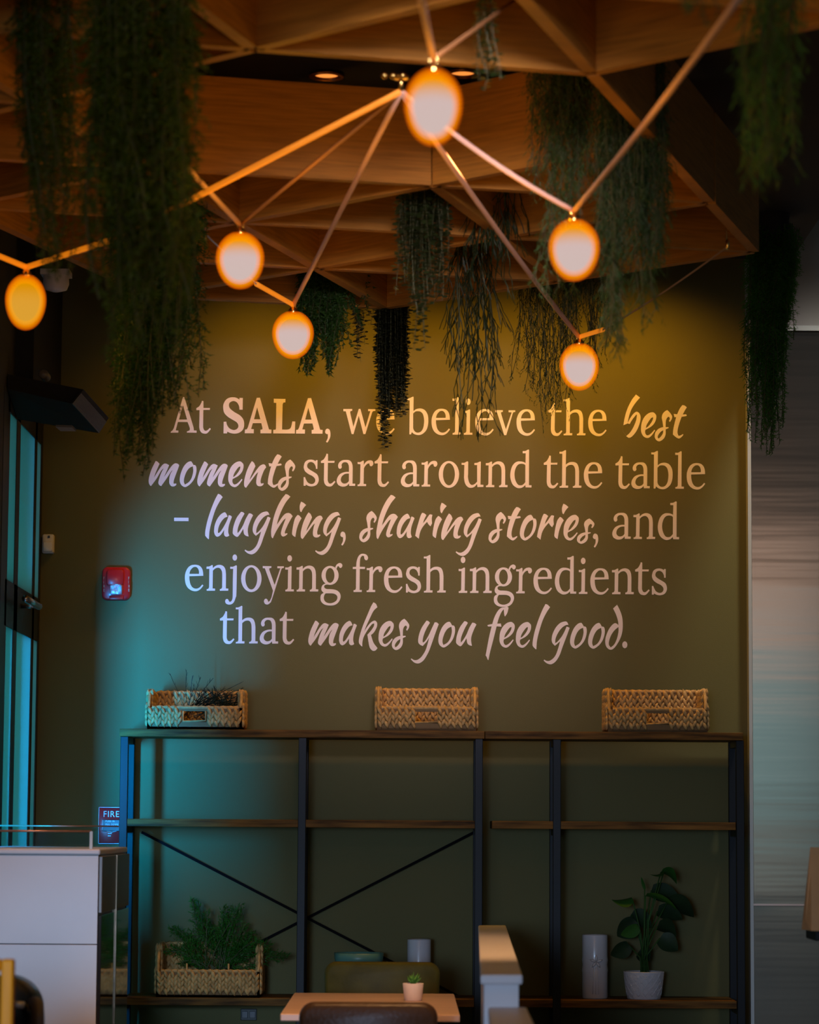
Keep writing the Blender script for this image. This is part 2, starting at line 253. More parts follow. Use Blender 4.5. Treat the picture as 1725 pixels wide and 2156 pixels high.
# ================================================================= lettering on the wall
# glyph: crop origin, scale, baseline (crop px), outlines (first = outer, '|' starts a hole, '/' a separate stroke); '*' marks a corner
EL = 'ellipse'
RG = {
'A': (8.625, 787, "80 787*,85 768*,118 740,140 700*,303 148*,318 137*,333 152*,497 690*,503 745*,552 748*,552 787*,376 785*,376 765*,425 745*,428 700,388 592*,212 592*,172 745*,222 748*,220 785*|232 548*,380 548*,305 288*"),
't': (8.625, 720, "396 288*,396 272*,450 235,490 165,495 142,510 138,525 145*,525 268*,645 268*,640 303*,523 303*,519 580,522 630,540 670,570 682,605 665,640 630*,660 648*,610 710,575 732,535 732,495 718,462 675,450 615,450 580*,455 305*,398 307*"),
'(S)': (8.625, 795, "1040 800*,1043 590*,1090 588*,1105 650,1150 710,1225 740,1290 715,1310 660,1280 600,1200 550,1120 500,1055 430,1035 350,1040 270,1085 190,1150 152,1230 145,1285 160,1330 188*,1330 157*,1390 157*,1387 370*,1330 370*,1320 300,1280 235,1215 213,1155 240,1138 290,1160 350,1240 415,1340 475,1400 550,1415 640,1395 725,1330 785,1250 805,1170 795,1107 768*,1103 800*"),
'(A)': (8.625, 800, "632 800*,637 733*,668 728,690 690*,850 158*,908 155*,1072 730*,1117 735*,1115 803*,917 801*,917 737*,950 728,952 700,932 617*,778 618*,747 723*,797 727*,795 801*|800 547*,915 547*,857 330*"),
'(L)': (8.625, 798, "220 798*,222 733*,262 728,270 700*,275 245*,230 241*,230 168*,442 172*,440 235*,405 240,390 275*,380 728*,490 726,540 690,567 580*,620 582*,612 800*"),
',': (8.625, 800, "1165 757,1180 720,1210 708,1245 730,1260 790,1255 860,1225 930,1200 962*,1180 945*,1210 880,1213 808*,1190 805,1168 785"),
'w': (10.78, 902, "250 387*,250 337*,452 337*,450 378*,415 385,405 410,410 450*,478 740*,600 335*,637 335*,752 755*,862 385*,812 385*,812 340*,977 343*,977 380*,930 385,905 410*,750 905*,705 907*,600 490*,480 907*,437 905*,305 390*"),
'e': (10.78, 914, "635 620,650 510,700 405,775 345,870 330,960 350,1020 410,1045 490,1052 580*,735 590*,740 680,765 780,810 845,870 872,930 865,980 835,1030 778*,1055 800*,1000 870,930 920,860 930,780 910,700 850,650 750|738 537*,955 537*,955 480,935 420,900 385,865 378,820 390,770 440,745 495"),
'b': (10.78, 912, "78 140*,78 92*,140 90,210 58,228 65*,225 385*,280 345,350 327,420 332,490 370,545 460,562 570,555 700,520 810,460 880,390 922,320 928,240 905,188 862*,170 912*,132 912*,140 140*|218 440*,270 395,330 387,390 400,440 455,465 560,465 660,445 770,400 845,340 874,280 865,235 820,218 770*"),
'l': (10.78, 915, "1110 148*,1110 97*,1175 97,1235 65,1255 72*,1252 865*,1308 870*,1305 916*,1113 916*,1113 880*,1150 870,1168 840*,1178 150*"),
'i': (10.78, 915, "1368 420*,1368 372*,1430 372,1490 342,1512 350*,1505 870*,1563 870*,1563 916*,1370 916*,1370 880*,1405 870,1425 840*,1432 422*/@1468 167 53 72"),
'v': (10.78, 921, "463 405*,463 358*,637 360*,635 400*,600 405,597 440*,705 795*,837 410*,767 405*,767 362*,918 362*,918 400*,880 405,860 440*,715 925*,668 927*,505 410*"),
'h': (10.78, 935, "398 160*,400 118*,460 115,530 82,548 90*,543 410*,590 375,650 352,730 352,795 385,830 460,845 560*,842 885*,898 888*,895 935*,703 935*,703 900*,735 893,757 860*,757 560,745 480,715 430,670 415,610 425,560 460,545 480*,540 885*,597 885*,595 935*,400 935*,402 900*,440 893,457 860*,463 162*"),
's': (8.625, 720, "82 722*,82 567*,108 565*,125 610,160 665,215 690,265 680,292 640,285 590,240 545,170 510,110 460,85 400,88 350,110 290,160 255,220 247,270 258,300 278*,303 258*,335 258*,332 415*,305 415*,300 370,270 315,220 290,170 305,147 345,152 390,195 430,270 475,330 520,355 590,350 650,315 705,250 732,180 728,120 700*,118 722*"),
'a': (10.78, 915, "45 800,60 730,110 655,180 615,260 597,322 597*,322 490,310 430,285 390,235 375,185 390,155 435,160 490,135 522,100 520,78 480,80 430,110 375,170 335,240 325,320 330,370 365,400 430,408 510*,403 862*,465 865*,462 915*,330 915*,322 860*,280 905,220 930,150 928,85 895,55 850|322 635*,322 800*,290 840,235 862,185 855,145 815,137 765,160 700,210 655,260 638"),
'r': (10.78, 915, "518 415*,518 370*,580 370,640 338,660 345*,660 435*,700 375,750 340,815 330,860 350,877 400,860 445,825 465,795 445,785 400*,740 410,690 460,662 515*,655 865*,712 868*,712 915*,518 915*,518 880*,555 872,575 830*,583 418*"),
'o': (10.78, 917, "@1137 637 232 305|@1137 632 135 252"),
'u': (10.78, 922, "1425 420*,1425 375*,1490 372,1550 342,1575 350*,1573 600,1570 700,1590 800,1625 860,1670 877,1730 850,1778 800*,1777 425*,1715 425*,1715 380*,1780 372,1845 345,1863 352*,1853 870*,1922 875*,1920 922*,1785 925*,1777 855*,1720 915,1660 940,1590 935,1530 885,1495 810,1480 710*,1488 422*"),
'n': (10.78, 926, "465 430*,468 380*,530 375,590 345,608 352*,608 415*,660 370,730 342,800 345,860 380,895 450,907 550*,905 875*,962 880*,958 927*,768 927*,770 890*,800 882,820 850*,822 560,808 470,770 418,720 405,660 425,610 470*,603 875*,660 880*,658 927*,470 927*,470 892*,505 882,525 845*,530 432*"),
'd': (10.78, 932, "1302 158*,1302 110*,1365 105,1425 75,1447 83*,1443 882*,1503 885*,1500 935*,1368 932*,1360 880*,1310 925,1250 948,1180 945,1100 895,1050 820,1020 700,1025 580,1060 460,1120 380,1190 345,1270 345,1330 360,1365 382*,1370 158*|1362 435*,1340 410,1270 395,1200 415,1150 480,1120 580,1118 680,1140 780,1190 865,1250 887,1310 870,1360 815*"),
'j': (9.583, 805, "1005 360*,1007 318*,1060 318,1120 292,1140 300*,1130 850,1115 940,1080 1030,1030 1075,970 1082,920 1060,903 1015,920 975,955 972,978 1010,990 1027*,1020 1020,1045 980,1055 900,1058 600*,1065 362*/@1098 133 46 62"),
'y': (9.583, 814, "33 350*,33 308*,208 310*,205 345*,170 352,163 380*,272 690*,388 352*,328 350*,328 312*,460 312*,458 345*,420 355,405 385*,220 970,180 1050,130 1083,80 1070,57 1020,75 975,110 968,135 1000,140 1030*,175 1010,210 940*,240 805*,75 352*"),
'g': (9.583, 816, "@1392 488 173 192|@1391 488 88 150/1495 325*,1530 265,1590 238,1635 265,1635 310,1605 338,1575 322,1565 300*,1540 310,1520 360*/1295 652*,1240 685,1215 750,1225 800,1262 838*,1210 880,1197 950,1215 1020,1280 1075,1380 1095,1480 1085,1560 1030,1602 940,1595 860,1550 805,1480 775,1390 765,1320 762,1278 735,1275 700,1300 678,1350 672*,1350 650*|1300 850*,1275 890,1265 950,1290 1010,1350 1045,1430 1045,1510 1005,1540 940,1520 885,1460 855,1380 850"),
'f': (7.841, 677, "115 678*,115 650*,145 640,155 610*,158 298*,103 298*,103 265*,158 262*,165 180,190 100,230 55,280 47,330 65,355 110,340 150,310 150,293 120,290 88*,260 80,230 115,220 180,218 262*,305 264*,303 298*,218 298*,215 645*,252 645*,250 678*"),
}
SG = {
'b': (10.78, 1052, "130 960*,135 850,170 640,230 440,330 240,425 115*,518 185*,420 300,330 440,270 600,235 760,230 775*,290 660,370 550,440 507,500 540,530 620,520 730,470 880,400 1000,320 1080,260 1098,203 1060*,290 980,370 850,430 700,445 580,430 575*,340 690,250 850,205 960,190 1040*"),
'e': (10.78, 1052, "640 915*,632 960,645 1010,680 1040,730 1025,790 975,845 912*,862 930*,800 1020,740 1080,680 1100,600 1065,550 980,540 880,560 740,620 620,710 540,800 515,850 540,885 590,880 680,840 770,760 850|650 875*,700 840,760 770,805 690,815 628*,770 650,710 730,665 810"),
's': (10.78, 1056, "852 1050,870 970,930 900,1000 865,1045 855*,1030 740,1012 640,1030 560,1080 500,1135 468*,1190 520,1245 605,1235 680,1195 740*,1175 715*,1195 660,1170 622,1130 650,1105 720,1100 855*,1165 855*,1165 878*,1100 905*,1100 1010,1075 1090,1020 1150,950 1178,890 1150,858 1100|1045 925*,980 970,930 1040,920 1090,940 1115*,990 1070,1035 1000"),
't': (10.78, 1058, "1265 1020*,1275 900,1310 740,1340 630,1380 520,1430 420,1480 355*,1530 365,1582 405*,1530 490,1465 620,1420 740,1380 880,1370 980,1390 1050*,1430 1045,1495 1012*,1503 1030*,1460 1080,1400 1113,1330 1080/1283 555*,1370 563,1480 568,1565 562*,1580 590*,1560 605,1440 622,1300 630*"),
'm': (10.147, 761, "133 700,145 600,195 440,282 262*,320 275,365 322*,330 400,275 530,245 625*,270 580,370 420,440 335,500 317,570 350*,530 450,480 560,465 605*,500 550,600 400,670 325,730 313,780 345,770 400,710 560,670 680,665 745*,690 745,722 742*,722 770,680 802,620 800,580 750,572 680,590 560,648 450*,610 490,520 630,400 798*,360 775,340 730,355 650,400 520,455 415*,400 470,300 640,182 798*,150 765"),
'o': (10.147, 763, "797 640,820 520,880 380,960 290,1030 265,1060 290,1090 342*,1130 350,1152 400,1150 500,1115 620,1050 720,970 790,905 815,840 780,805 720|905 762*,885 700,895 610,940 490,1000 410,1075 370*,1085 480,1050 620,990 710"),
'n': (10.147, 776, "548 760,555 660,600 490,660 350,715 262*,760 300,790 370*,740 480,690 590,665 665*,700 620,800 470,880 370,950 333,995 345,1020 392*,970 470,920 600,900 690,910 742*,965 735*,965 755,930 790,880 800,830 780,808 720,820 600,850 495*,800 545,700 680,590 832*,560 810"),
'l': (9.583, 938, "115 920,120 830,160 640,230 420,310 220,375 95*,420 110,468 158*,400 260,320 420,250 640,205 830,190 1008*,170 1000,125 950"),
'a': (9.583, 940, "295 830,310 720,360 600,430 510,505 468,540 495,568 555*,500 585,430 670,385 770,372 860,385 890*,430 850,500 740,560 620,590 525*,630 535,655 560*,620 650,590 750,580 860,600 935*,570 955,530 958,500 925,495 870,500 820*,430 920,365 960,320 935,298 880"),
'u': (9.583, 942, "672 860,690 740,750 580,840 457*,880 465,910 492*,850 600,790 740,768 830,770 890*,820 830,880 730,940 590,1000 487*,1045 495,1083 525*,1040 610,990 740,975 840,992 955*,940 940,900 900,882 800*,830 890,770 960,720 945,680 905"),
'g': (9.583, 944, "1075 800,1095 700,1160 570,1250 480,1350 450,1390 470,1413 520*,1370 522,1290 570,1210 670,1155 790,1145 890*,1200 850,1280 750,1340 640,1375 555*,1410 565,1437 582*,1380 740,1300 950,1240 1120,1170 1240,1100 1300,1040 1315,970 1290,912 1240*,925 1220*,970 1245,1030 1245,1100 1200,1160 1120,1210 980,1245 850*,1190 900,1140 942*,1100 900,1080 860"),
'h': (12.32, 1240, "525 1180,530 1060,590 760,680 500,790 290,900 148*,960 165,1023 215*,900 370,790 580,710 790,670 945*,730 860,820 730,890 660,965 638,1030 660,1083 720*,1010 840,930 1000,880 1130,885 1175*,940 1162*,945 1185,900 1225,840 1250,795 1225,778 1160,810 1030,905 775*,840 830,740 970,650 1120,565 1297*,535 1260"),
'i': (10.78, 987, "443 930,450 840,480 680,515 570,570 500*,610 520,657 575*,600 680,550 820,515 1003*,465 970/615 330,622 270,648 200*,700 225,762 275*,700 350,650 440*,625 410"),
'r': (10.78, 985, "50 950*,75 820,120 660,170 500,205 430*,250 440,303 480*,250 590,225 670*,290 590,350 500,385 465,440 475*,425 560,432 670*,395 735*,350 690,318 635*,250 710,190 800,155 890,130 1018*"),
'y': (8.625, 845, "180 790,190 680,240 540,330 405*,365 415,392 445*,330 550,280 670,260 770,268 805*,310 770,370 670,430 540,480 435*,520 440,553 470*,500 610,430 810,370 970,290 1110,220 1170,160 1183,100 1160,45 1105*,55 1093*,110 1122,170 1115,240 1060,310 950,350 830,380 710*,330 790,262 866*,210 840"),
'f': (10.147, 1006, "130 1220*,160 1060,210 800,270 560,320 400,390 270,460 205,530 192*,590 178*,622 198*,595 310,545 388*,530 350,518 230*,460 310,400 460,360 620,290 900,230 1130,190 1318*,175 1310*,150 1245*/172 570*,270 548,455 537*,468 604*,330 598,190 602*,172 590*"),
'k': (7.5, 728, "868 690,880 600,930 440,1000 270,1060 130,1100 62*,1140 90,1160 140*,1100 200,1040 320,980 450,955 525*,1000 450,1060 380,1120 352,1155 385,1155 440,1130 500,1100 545,1060 580*,1100 700,1163 785*,1135 820,1095 830,1055 800,1030 740,1003 575*,1060 510,1105 440,1110 395*,1070 415,1000 510,945 610,925 690,922 762*,890 735"),
'd': (8.625, 869, "1165 770,1180 680,1230 560,1290 480,1340 447,1380 460,1405 485*,1395 400,1360 290,1308 180*,1380 113*,1430 210,1470 330,1483 460,1475 600,1440 720,1380 830,1320 905,1265 930,1210 905,1175 850|1405 515*,1330 580,1270 670,1235 770,1232 840,1265 888*,1330 830,1380 720,1405 600"),
'.': (8.625, 869, "@1518 837 46 62"),
}
def outline(s):
    s = s.strip()
    if s[0] == '@':
        cx, cy, rx, ry = map(float, s[1:].split())
        return [(cx + rx * math.cos(t * math.pi / 18), cy + ry * math.sin(t * math.pi / 18)) for t in range(36)]
    P = []
    for q in s.split(','):
        a, b_ = q.split(); c = b_.endswith('*'); P.append((float(a), float(b_.rstrip('*')), c))
    out = []; n = len(P)
    for i in range(n):
        p0, p1, p2, p3 = P[i - 1], P[i], P[(i + 1) % n], P[(i + 2) % n]
        out.append(p1[:2])
        if p1[2] and p2[2]: continue
        a = (p1 if p1[2] else p0); d_ = (p2 if p2[2] else p3)
        for k in (1, 2, 3, 4):
            t = k / 5.; r = []
            for c in (0, 1):
                m1 = (p2[c] - a[c]) * .5; m2 = (d_[c] - p1[c]) * .5
                if p1[2]: m1 = (p2[c] - p1[c])
                if p2[2]: m2 = (p2[c] - p1[c])
                r.append((2 * t**3 - 3 * t * t + 1) * p1[c] + (t**3 - 2 * t * t + t) * m1 + (-2 * t**3 + 3 * t * t) * p2[c] + (t**3 - t * t) * m2)
            out.append(tuple(r))
    return out
def prep(G):
    R = {}
    for ch, (sc, base, s) in G.items():
        strokes = [[outline(o) for o in st_.split('|')] for st_ in s.split('/')]
        mn = min(x for st_ in strokes for o in st_ for x, y in o)
        R[ch] = [[[((x - mn) / sc, (y - base) / sc) for x, y in o] for o in st_] for st_ in strokes]
    return R
RG, SG = prep(RG), prep(SG)
m_letter = mat('cream_vinyl_letter', (.86, .78, .74), .55)
quote = thing('wall_lettering', 'large cream lettered quote in five lines on the olive wall', 'lettering', at(900, 1110, WY))
def letter(glyph, x, y, parent=None, sy=1, m=None, depth=WY, th=.0015, sc=1, name='letter'):
    b = MB()
    for si, st_ in enumerate(glyph):
        loops = [[at(x + gx * sc, y + gy * sc * sy, depth - th - si * .0002) for gx, gy in o] for o in st_]
        tris = tessellate_polygon([[V((p.x, p.z, 0)) for p in l] for l in loops]); n = len(b.v)
        for l in loops: b.v += l
        for t in tris:
            p, q, r = [b.v[n + k] for k in t]
            b.f.append(tuple(n + k for k in (t if (q - p).cross(r - p).y < 0 else t[::-1])))
        for l in loops:
            k0 = len(b.v); b.v += l; b.v += [V((p.x, depth, p.z)) for p in l]; L_ = len(l)
            for k in range(L_): b.f.append((k0 + k, k0 + (k + 1) % L_, k0 + L_ + (k + 1) % L_, k0 + L_ + k))
    me = bpy.data.meshes.new(name); me.from_pydata([tuple(v - (parent or quote).location) for v in b.v], [], b.f); me.materials.append(m or m_letter)
    o = bpy.data.objects.new(name, me); C.objects.link(o); o.parent = parent or quote; return o
def line(base, slope, x0, items):
    for g, ch, x in items: letter((SG if g == 's' else RG)[ch], x, base + slope * (x - x0))
def W(kind, s, xs): return [(kind, c, x) for c, x in zip(s, xs)]
line(911.2, .0067, 380, W('r', ['A', 't', '(S)', '(A)', '(L)', '(A)', ',', 'w', 'e'], [359.3, 413.5, 470, 515.5, 575.5, 623.3, 684.8, 723.2, 792.3]) +
     W('r', 'believe', [857.2, 908.9, 953, 976.9, 1000.9, 1043, 1087.9]) + W('r', 'the', [1154, 1186.9, 1238.8]) + W('s', 'best', [1312.1, 1350.1, 1379, 1417.3]))
line(1023.5, .0083, 762, W('s', 'moments', [313.1, 378.5, 415.5, 480.7, 514, 564, 585]) + W('r', 'start', [639.5, 675.9, 709.2, 753.1, 788.8]) +
     W('r', 'around', [844.2, 888, 924, 972.2, 1023.1, 1074.6]) + W('r', 'the', [1145.3, 1178.3, 1229.7]) + W('r', 'table', [1296.2, 1329.7, 1371.8, 1422.2, 1446.4]))
line(1134.9, .0078, 1345, W('s', 'laughing', [432, 450.8, 490.1, 515.2, 571, 615.1, 633.3, 663.7]) + W('r', ',', [716.9]) + W('s', 'sharing', [756.7, 792.6, 835.4, 874.6, 911.1, 929.2, 959.8]) +
     W('s', 'storie', [1028.9, 1067.6, 1094.8, 1131, 1167.6, 1186.8]) + W('r', ',', [1248.8]) + W('r', 'and', [1289.6, 1334, 1385.5]))
letter(SG['s'], 1215.2, 1135.8, sy=.81)
letter([[[(0, 0), (30.4, .2), (30.4, 7.3), (0, 7.2)]]], 366.7, 1089.9)
line(1243.8, .0086, 455, W('r', 'enjoying', [389.4, 434.9, 474.2, 507.8, 553.4, 600.8, 624.4, 674.9]) + W('r', 'fresh', [743.1, 772.3, 808.7, 855, 892.6]) +
     W('r', 'ingredients', [966, 989.7, 1040.1, 1087.2, 1123.6, 1168.7, 1219.1, 1243.3, 1288.9, 1337.8, 1373]))
line(1354.8, .008, 505, W('r', 'that', [463.2, 496.5, 546.9, 589.1]) + W('s', 'makes', [649.3, 714, 755.7, 797.1, 825.3]) + W('s', 'you', [865.2, 923.2, 960.5]) +
     W('s', 'feel', [1022.8, 1051.9, 1086.4, 1121.7]) + W('s', 'good', [1145, 1200.6, 1238.6, 1274.8]) + W('s', '.', [1310.7]))
# ================================================================= globe lamps on rope cables
def emis(name, c0, c1, z0, z1, st=1.0, tr=None, xtilt=0):
    m = bpy.data.materials.new(name); m.use_nodes = True; nt = m.node_tree; N = nt.nodes; L = nt.links; N.clear()
    out = N.new('ShaderNodeOutputMaterial'); e = N.new('ShaderNodeEmission'); e.inputs[1].default_value = st
    tc = N.new('ShaderNodeTexCoord'); sp = N.new('ShaderNodeSeparateXYZ'); L.new(tc.outputs['Object'], sp.inputs[0])
    mr = N.new('ShaderNodeMapRange'); mr.interpolation_type = 'SMOOTHSTEP'; mr.inputs[1].default_value = z0; mr.inputs[2].default_value = z1; L.new(sp.outputs[2], mr.inputs[0])
    mx = N.new('ShaderNodeMix'); mx.data_type = 'RGBA'; mx.inputs[6].default_value = (*c0, 1); mx.inputs[7].default_value = (*c1, 1); L.new(mr.outputs[0], mx.inputs[0]); L.new(mx.outputs[2], e.inputs[0])
    if tr:
        t = N.new('ShaderNodeBsdfTransparent'); t.inputs[0].default_value = (*tr, 1); a = N.new('ShaderNodeAddShader'); L.new(e.outputs[0], a.inputs[0]); L.new(t.outputs[0], a.inputs[1]); L.new(a.outputs[0], out.inputs[0])
    else: L.new(e.outputs[0], out.inputs[0])
    return m
m_core = emis('lit_opal_core', (.14, .42, .62), (.30, .20, .0), -.005, .06, 1.0)
m_core2 = emis('lit_amber_core', (.22, .22, .05), (.18, .16, .0), -.02, .05, 1.0)
m_halo = emis('amber_glass_inner', (.10, .045, .0), (.11, .040, .0), -.05, .05, 1.0, (.93, .92, .91))
m_milk = emis('milk_glass_inner', (.050, .105, .18), (.11, .065, .0), .0, .055, 1.0, (.86, .86, .86))
m_milk2 = emis('amber_milk_glass', (.08, .075, .010), (.08, .06, .0), .0, .055, 1.0, (.86, .86, .86))
m_rim = emis('amber_glass_rim', (.22, .030, .0), (.22, .030, .0), 0, .1, 1.0, (.92, .86, .74))
m_rope = mat('tan_rope', (.80, .46, .30), .75, bump=.3, bscale=160)
m_rope_lit = mat('lit_rope_glow', (.85, .36, .05), .7, bump=.3, bscale=160, emit=(1, .25, .005), es=.55)  # emission added to give the rope its lit orange glow
LAMPS = {}
def globe(key, px, py, w, h, d, label, core=m_core):
    c = at(px, py, d); rx = w / 2 * mpp(d) * 1.0; rz = h / 2 * mpp(d); ry = .075
    t = thing('globe_lamp', label, 'lamp', c, 'glowing amber globe lamps strung on rope cables')
    def shell(k, n, m, par=None):
        prof = []
        for i in range(25):
            a = -math.pi / 2 + math.pi * i / 24; q = math.cos(a); z = math.sin(a)
            q = q * (1 + .07 * z * (1 - z * z))          # slightly fuller above the middle, flat crown
            if z > .93: z = .93 + (z - .93) * .4
            prof.append((max(q, .0005), z * rz * k))
        b = MB(); b.lathe(prof, (0, 0, 0), 40, rx * k, ry * k); 
        me = bpy.data.meshes.new(n); me.from_pydata([tuple(v) for v in b.v], [], b.f); me.materials.append(m)
        for f in me.polygons: f.use_smooth = True
        o = bpy.data.objects.new(n, me); C.objects.link(o); o.parent = par or t; return o
    g = shell(1.0, 'glass_shade', m_rim)
    for k in (.96, .915, .87): q = shell(k, 'inner_glass', m_halo, g)
    for k in (.82, .75): q = shell(k, 'milk_glass', m_milk if core is m_core else m_milk2, g)
    shell(.67, 'glowing_core', core)
    top = V((0, 0, rz * .95))
    b = MB().lathe([(.016, -.004), (.018, .006), (.012, .014), (.006, .018), (.001, .020)], c + top, 16); cp = b.build('cap', m_brass, t, smooth=True)
    b = MB(); b.tube([c + top + V((.009 * math.cos(a), 0, .022 + .009 * math.sin(a))) for a in [math.pi * i / 8 for i in range(17)]], .0032, 6); b.build('ring', m_brass, cp, smooth=True)
    LAMPS[key] = c + top + V((0, 0, .026)); return t
globe(1, 912.5, 225, 126, 170, 6.36, 'largest nearest globe lamp, hanging at the top centre')
globe(2, 1209, 526, 110, 136, 7.9, 'second largest globe lamp, right of the centre, below the right rope pair')
globe(3, 505.5, 548, 104, 125, 8.65, 'globe lamp left of centre, beside the big fern, above the smaller pink white globe')
globe(4, 54, 636, 87, 121, 8.8, 'amber globe lamp with brass ring at the far left edge', m_core2)
globe(5, 617, 705, 89, 104, 10.35, 'small globe lamp hanging over the S and L of the lettering')
globe(6, 1220, 772, 84, 103, 10.5, 'small globe lamp hanging lowest, just above the word the')
hub = at(845, 192, 7.6)
hb_ = thing('brass_hub', 'brass ceiling hook with rod where the rope cables meet', 'hook', hub)
ht = V((hub.x, hub.y, LZ + .01))
MB().tube([hub, ht], .007, 10).build('rod', m_brass, hb_, smooth=True)
MB().lathe([(.001, 0), (.020, .002), (.022, .012), (.001, .016)], ht - V((0, 0, .02)), 20).build('plate', m_brass, hb_, smooth=True)
b = MB()
for dx in (-.045, -.022, .004): b.lathe([(.001, -.010), (.008, -.006), (.010, 0), (.008, .006), (.001, .010)], ht + V((dx, -.02, -.012)), 12)
b.build('bead', m_brass, hb_, smooth=True)
def cable(pts, label, r=.0062, m=m_rope, sag=.0):
    P = []
    for a, c in zip(pts[:-1], pts[1:]):
        a = V(a); c = V(c)
        for i in range(12): t = i / 12; P.append(a.lerp(c, t) + V((0, 0, -sag * 4 * t * (1 - t))))
    P.append(V(pts[-1]))
    o = MB().tube(P, r, 8).build('rope_cable', m, smooth=True)
    tag(o, label, 'cable', 'rope cables between the globe lamps'); return o
cable([LAMPS[1], at(875, -60, 5.3)], 'thick rope rising from the nearest globe lamp out of the top edge', .0075)
cable([LAMPS[1], at(1085, 0, 7.2)], 'dim rope running up right behind the nearest globe lamp', .005, mat('shaded_rope', (.35, .15, .04), .8))  # darker copy of the rope colour, with the shade put into it
cable([hub, LAMPS[2]], 'rope from the brass hub down to the right globe lamp', .0072, sag=.02)
cable([LAMPS[2], at(1575, -30, 5.4)], 'long thick rope from the right globe lamp to the top right corner', .0075, sag=.012)
cable([hub, LAMPS[6]], 'long rope from the brass hub down to the lowest right globe lamp', .0085, sag=.02)
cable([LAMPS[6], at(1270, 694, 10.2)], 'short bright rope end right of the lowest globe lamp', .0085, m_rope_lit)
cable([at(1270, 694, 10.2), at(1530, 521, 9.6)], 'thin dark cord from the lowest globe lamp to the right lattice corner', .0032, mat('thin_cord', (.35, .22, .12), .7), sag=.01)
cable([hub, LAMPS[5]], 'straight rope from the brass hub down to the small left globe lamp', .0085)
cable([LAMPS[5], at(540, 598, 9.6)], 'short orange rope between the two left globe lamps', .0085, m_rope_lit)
cable([at(540, 598, 9.6), at(432, 492, 9.5)], 'thin grey cord behind the left globe lamp to its brass clip', .003, mat('grey_cord', (.35, .33, .3), .6))
cable([LAMPS[3], at(338, 285, 7.6)], 'rope from the left globe lamp up into the big fern', .0078, sag=.006)
cable([LAMPS[3], hub], 'dim distant rope from the left globe lamp to the brass hub', .0060, mat('shaded_rope', (.35, .15, .04), .8))
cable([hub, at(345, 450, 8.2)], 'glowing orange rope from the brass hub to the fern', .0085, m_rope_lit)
cable([at(345, 450, 8.2), at(235, 505, 8.4)], 'thin dim cord crossing inside the hanging fern', .004, mat('shaded_rope', (.35, .15, .04), .8))
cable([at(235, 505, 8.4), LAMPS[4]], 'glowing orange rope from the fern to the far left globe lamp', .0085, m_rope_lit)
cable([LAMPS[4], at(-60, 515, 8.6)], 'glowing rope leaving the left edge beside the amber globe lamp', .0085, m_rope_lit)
for px, py, d, s in ((1530, 508, 9.6, 'brass clip hooked below the right corner of the lattice'), (430, 492, 9.5, 'brass clip hanging left of the left globe lamp')):
    p = at(px, py, d); t = thing('cable_clip', s, 'clip', p)
    MB().tube([p + V((0, 0, -.012)), V((p.x, p.y, LZ + .02))], .0028, 6).build('wire', m_brass, t)
    MB().lathe([(.001, -.02), (.006, -.016), (.007, .012), (.001, .02)], p + V((.004, 0, -.01)), 12).build('barrel', m_brass, t, smooth=True)
# detectors
m_plast = mat('white_plastic', (.62, .60, .62), .5)
p = at(118, 598, 10.9); t = thing('smoke_detector', 'round white smoke detector behind the far left globe lamp', 'detector', p)
MB().lathe([(.048, .03), (.050, .0), (.042, -.022), (.015, -.030), (.001, -.030)], p, 28).build('dome', m_plast, t, smooth=True)
MB().box(p + V((-.055, -.05, .03)), p + V((.055, .05, .05))).build('base', m_plast, t)
MB().tube([p + V((0, 0, .05)), V((p.x, p.y, 3.77))], .02, 10).build('stem', m_black, t)
p = at(434, 530, 10.6); t = thing('ceiling_speaker', 'small cream cylinder fixture left of the left globe lamp', 'fixture', p)
MB().lathe([(.001, .026), (.040, .026), (.042, -.020), (.036, -.026), (.001, -.026)], p, 28).build('body', mat('cream_plastic', (.75, .66, .5), .5), t, smooth=True)
MB().lathe([(.010, .026), (.010, 3.77 - p.z)], p, 10).build('stem', m_black, t)
p = at(91, 787, 11.2); t = thing('wall_spotlight', 'small dim round fitting high on the dark bulkhead above the door', 'fixture', p)
MB().lathe([(.0005, 0), (.016, 0), (.019, .006), (.019, .09)], p, 20, M=Matrix.Rotation(math.radians(-90), 3, 'X')).build('body', mat('dim_glass', (.16, .14, .12), .4), t, smooth=True)
# ================================================================= hanging plants
def leafmat(name, col, tr=.3):
    m = mat(name, col, .55, vary=.35, vscale=9, spec=.3)
    nt = m.node_tree; t = nt.nodes.new('ShaderNodeBsdfTranslucent'); t.inputs[0].default_value = (col[0] * 1.2, col[1] * 1.4, col[2] * .6, 1)
    x = nt.nodes.new('ShaderNodeMixShader'); x.inputs[0].default_value = tr
    nt.links.new(nt.nodes['Principled BSDF'].outputs[0], x.inputs[1]); nt.links.new(t.outputs[0], x.inputs[2]); nt.links.new(x.outputs[0], nt.nodes['Material Output'].inputs[0]); return m
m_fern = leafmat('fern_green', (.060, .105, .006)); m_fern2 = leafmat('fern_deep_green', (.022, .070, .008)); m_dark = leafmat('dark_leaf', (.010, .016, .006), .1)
m_rhip = leafmat('thin_stem_green', (.022, .036, .008), .15); m_will = leafmat('fine_leaf_green', (.024, .055, .010), .2); m_stem = mat('plant_stem', (.07, .08, .03), .7)
rnd = random.Random(11)
U = rnd.uniform
def sway(top, bot, amp, n):                # a hanging strand path
    ph, ph2 = U(0, 6), U(0, 6); P = []
    for i in range(n + 1):
        t = i / n; p = top.lerp(bot, t); p.x += amp * math.sin(ph + t * 5) * t; p.y += amp * math.sin(ph2 + t * 4) * t; P.append(p)
    return P
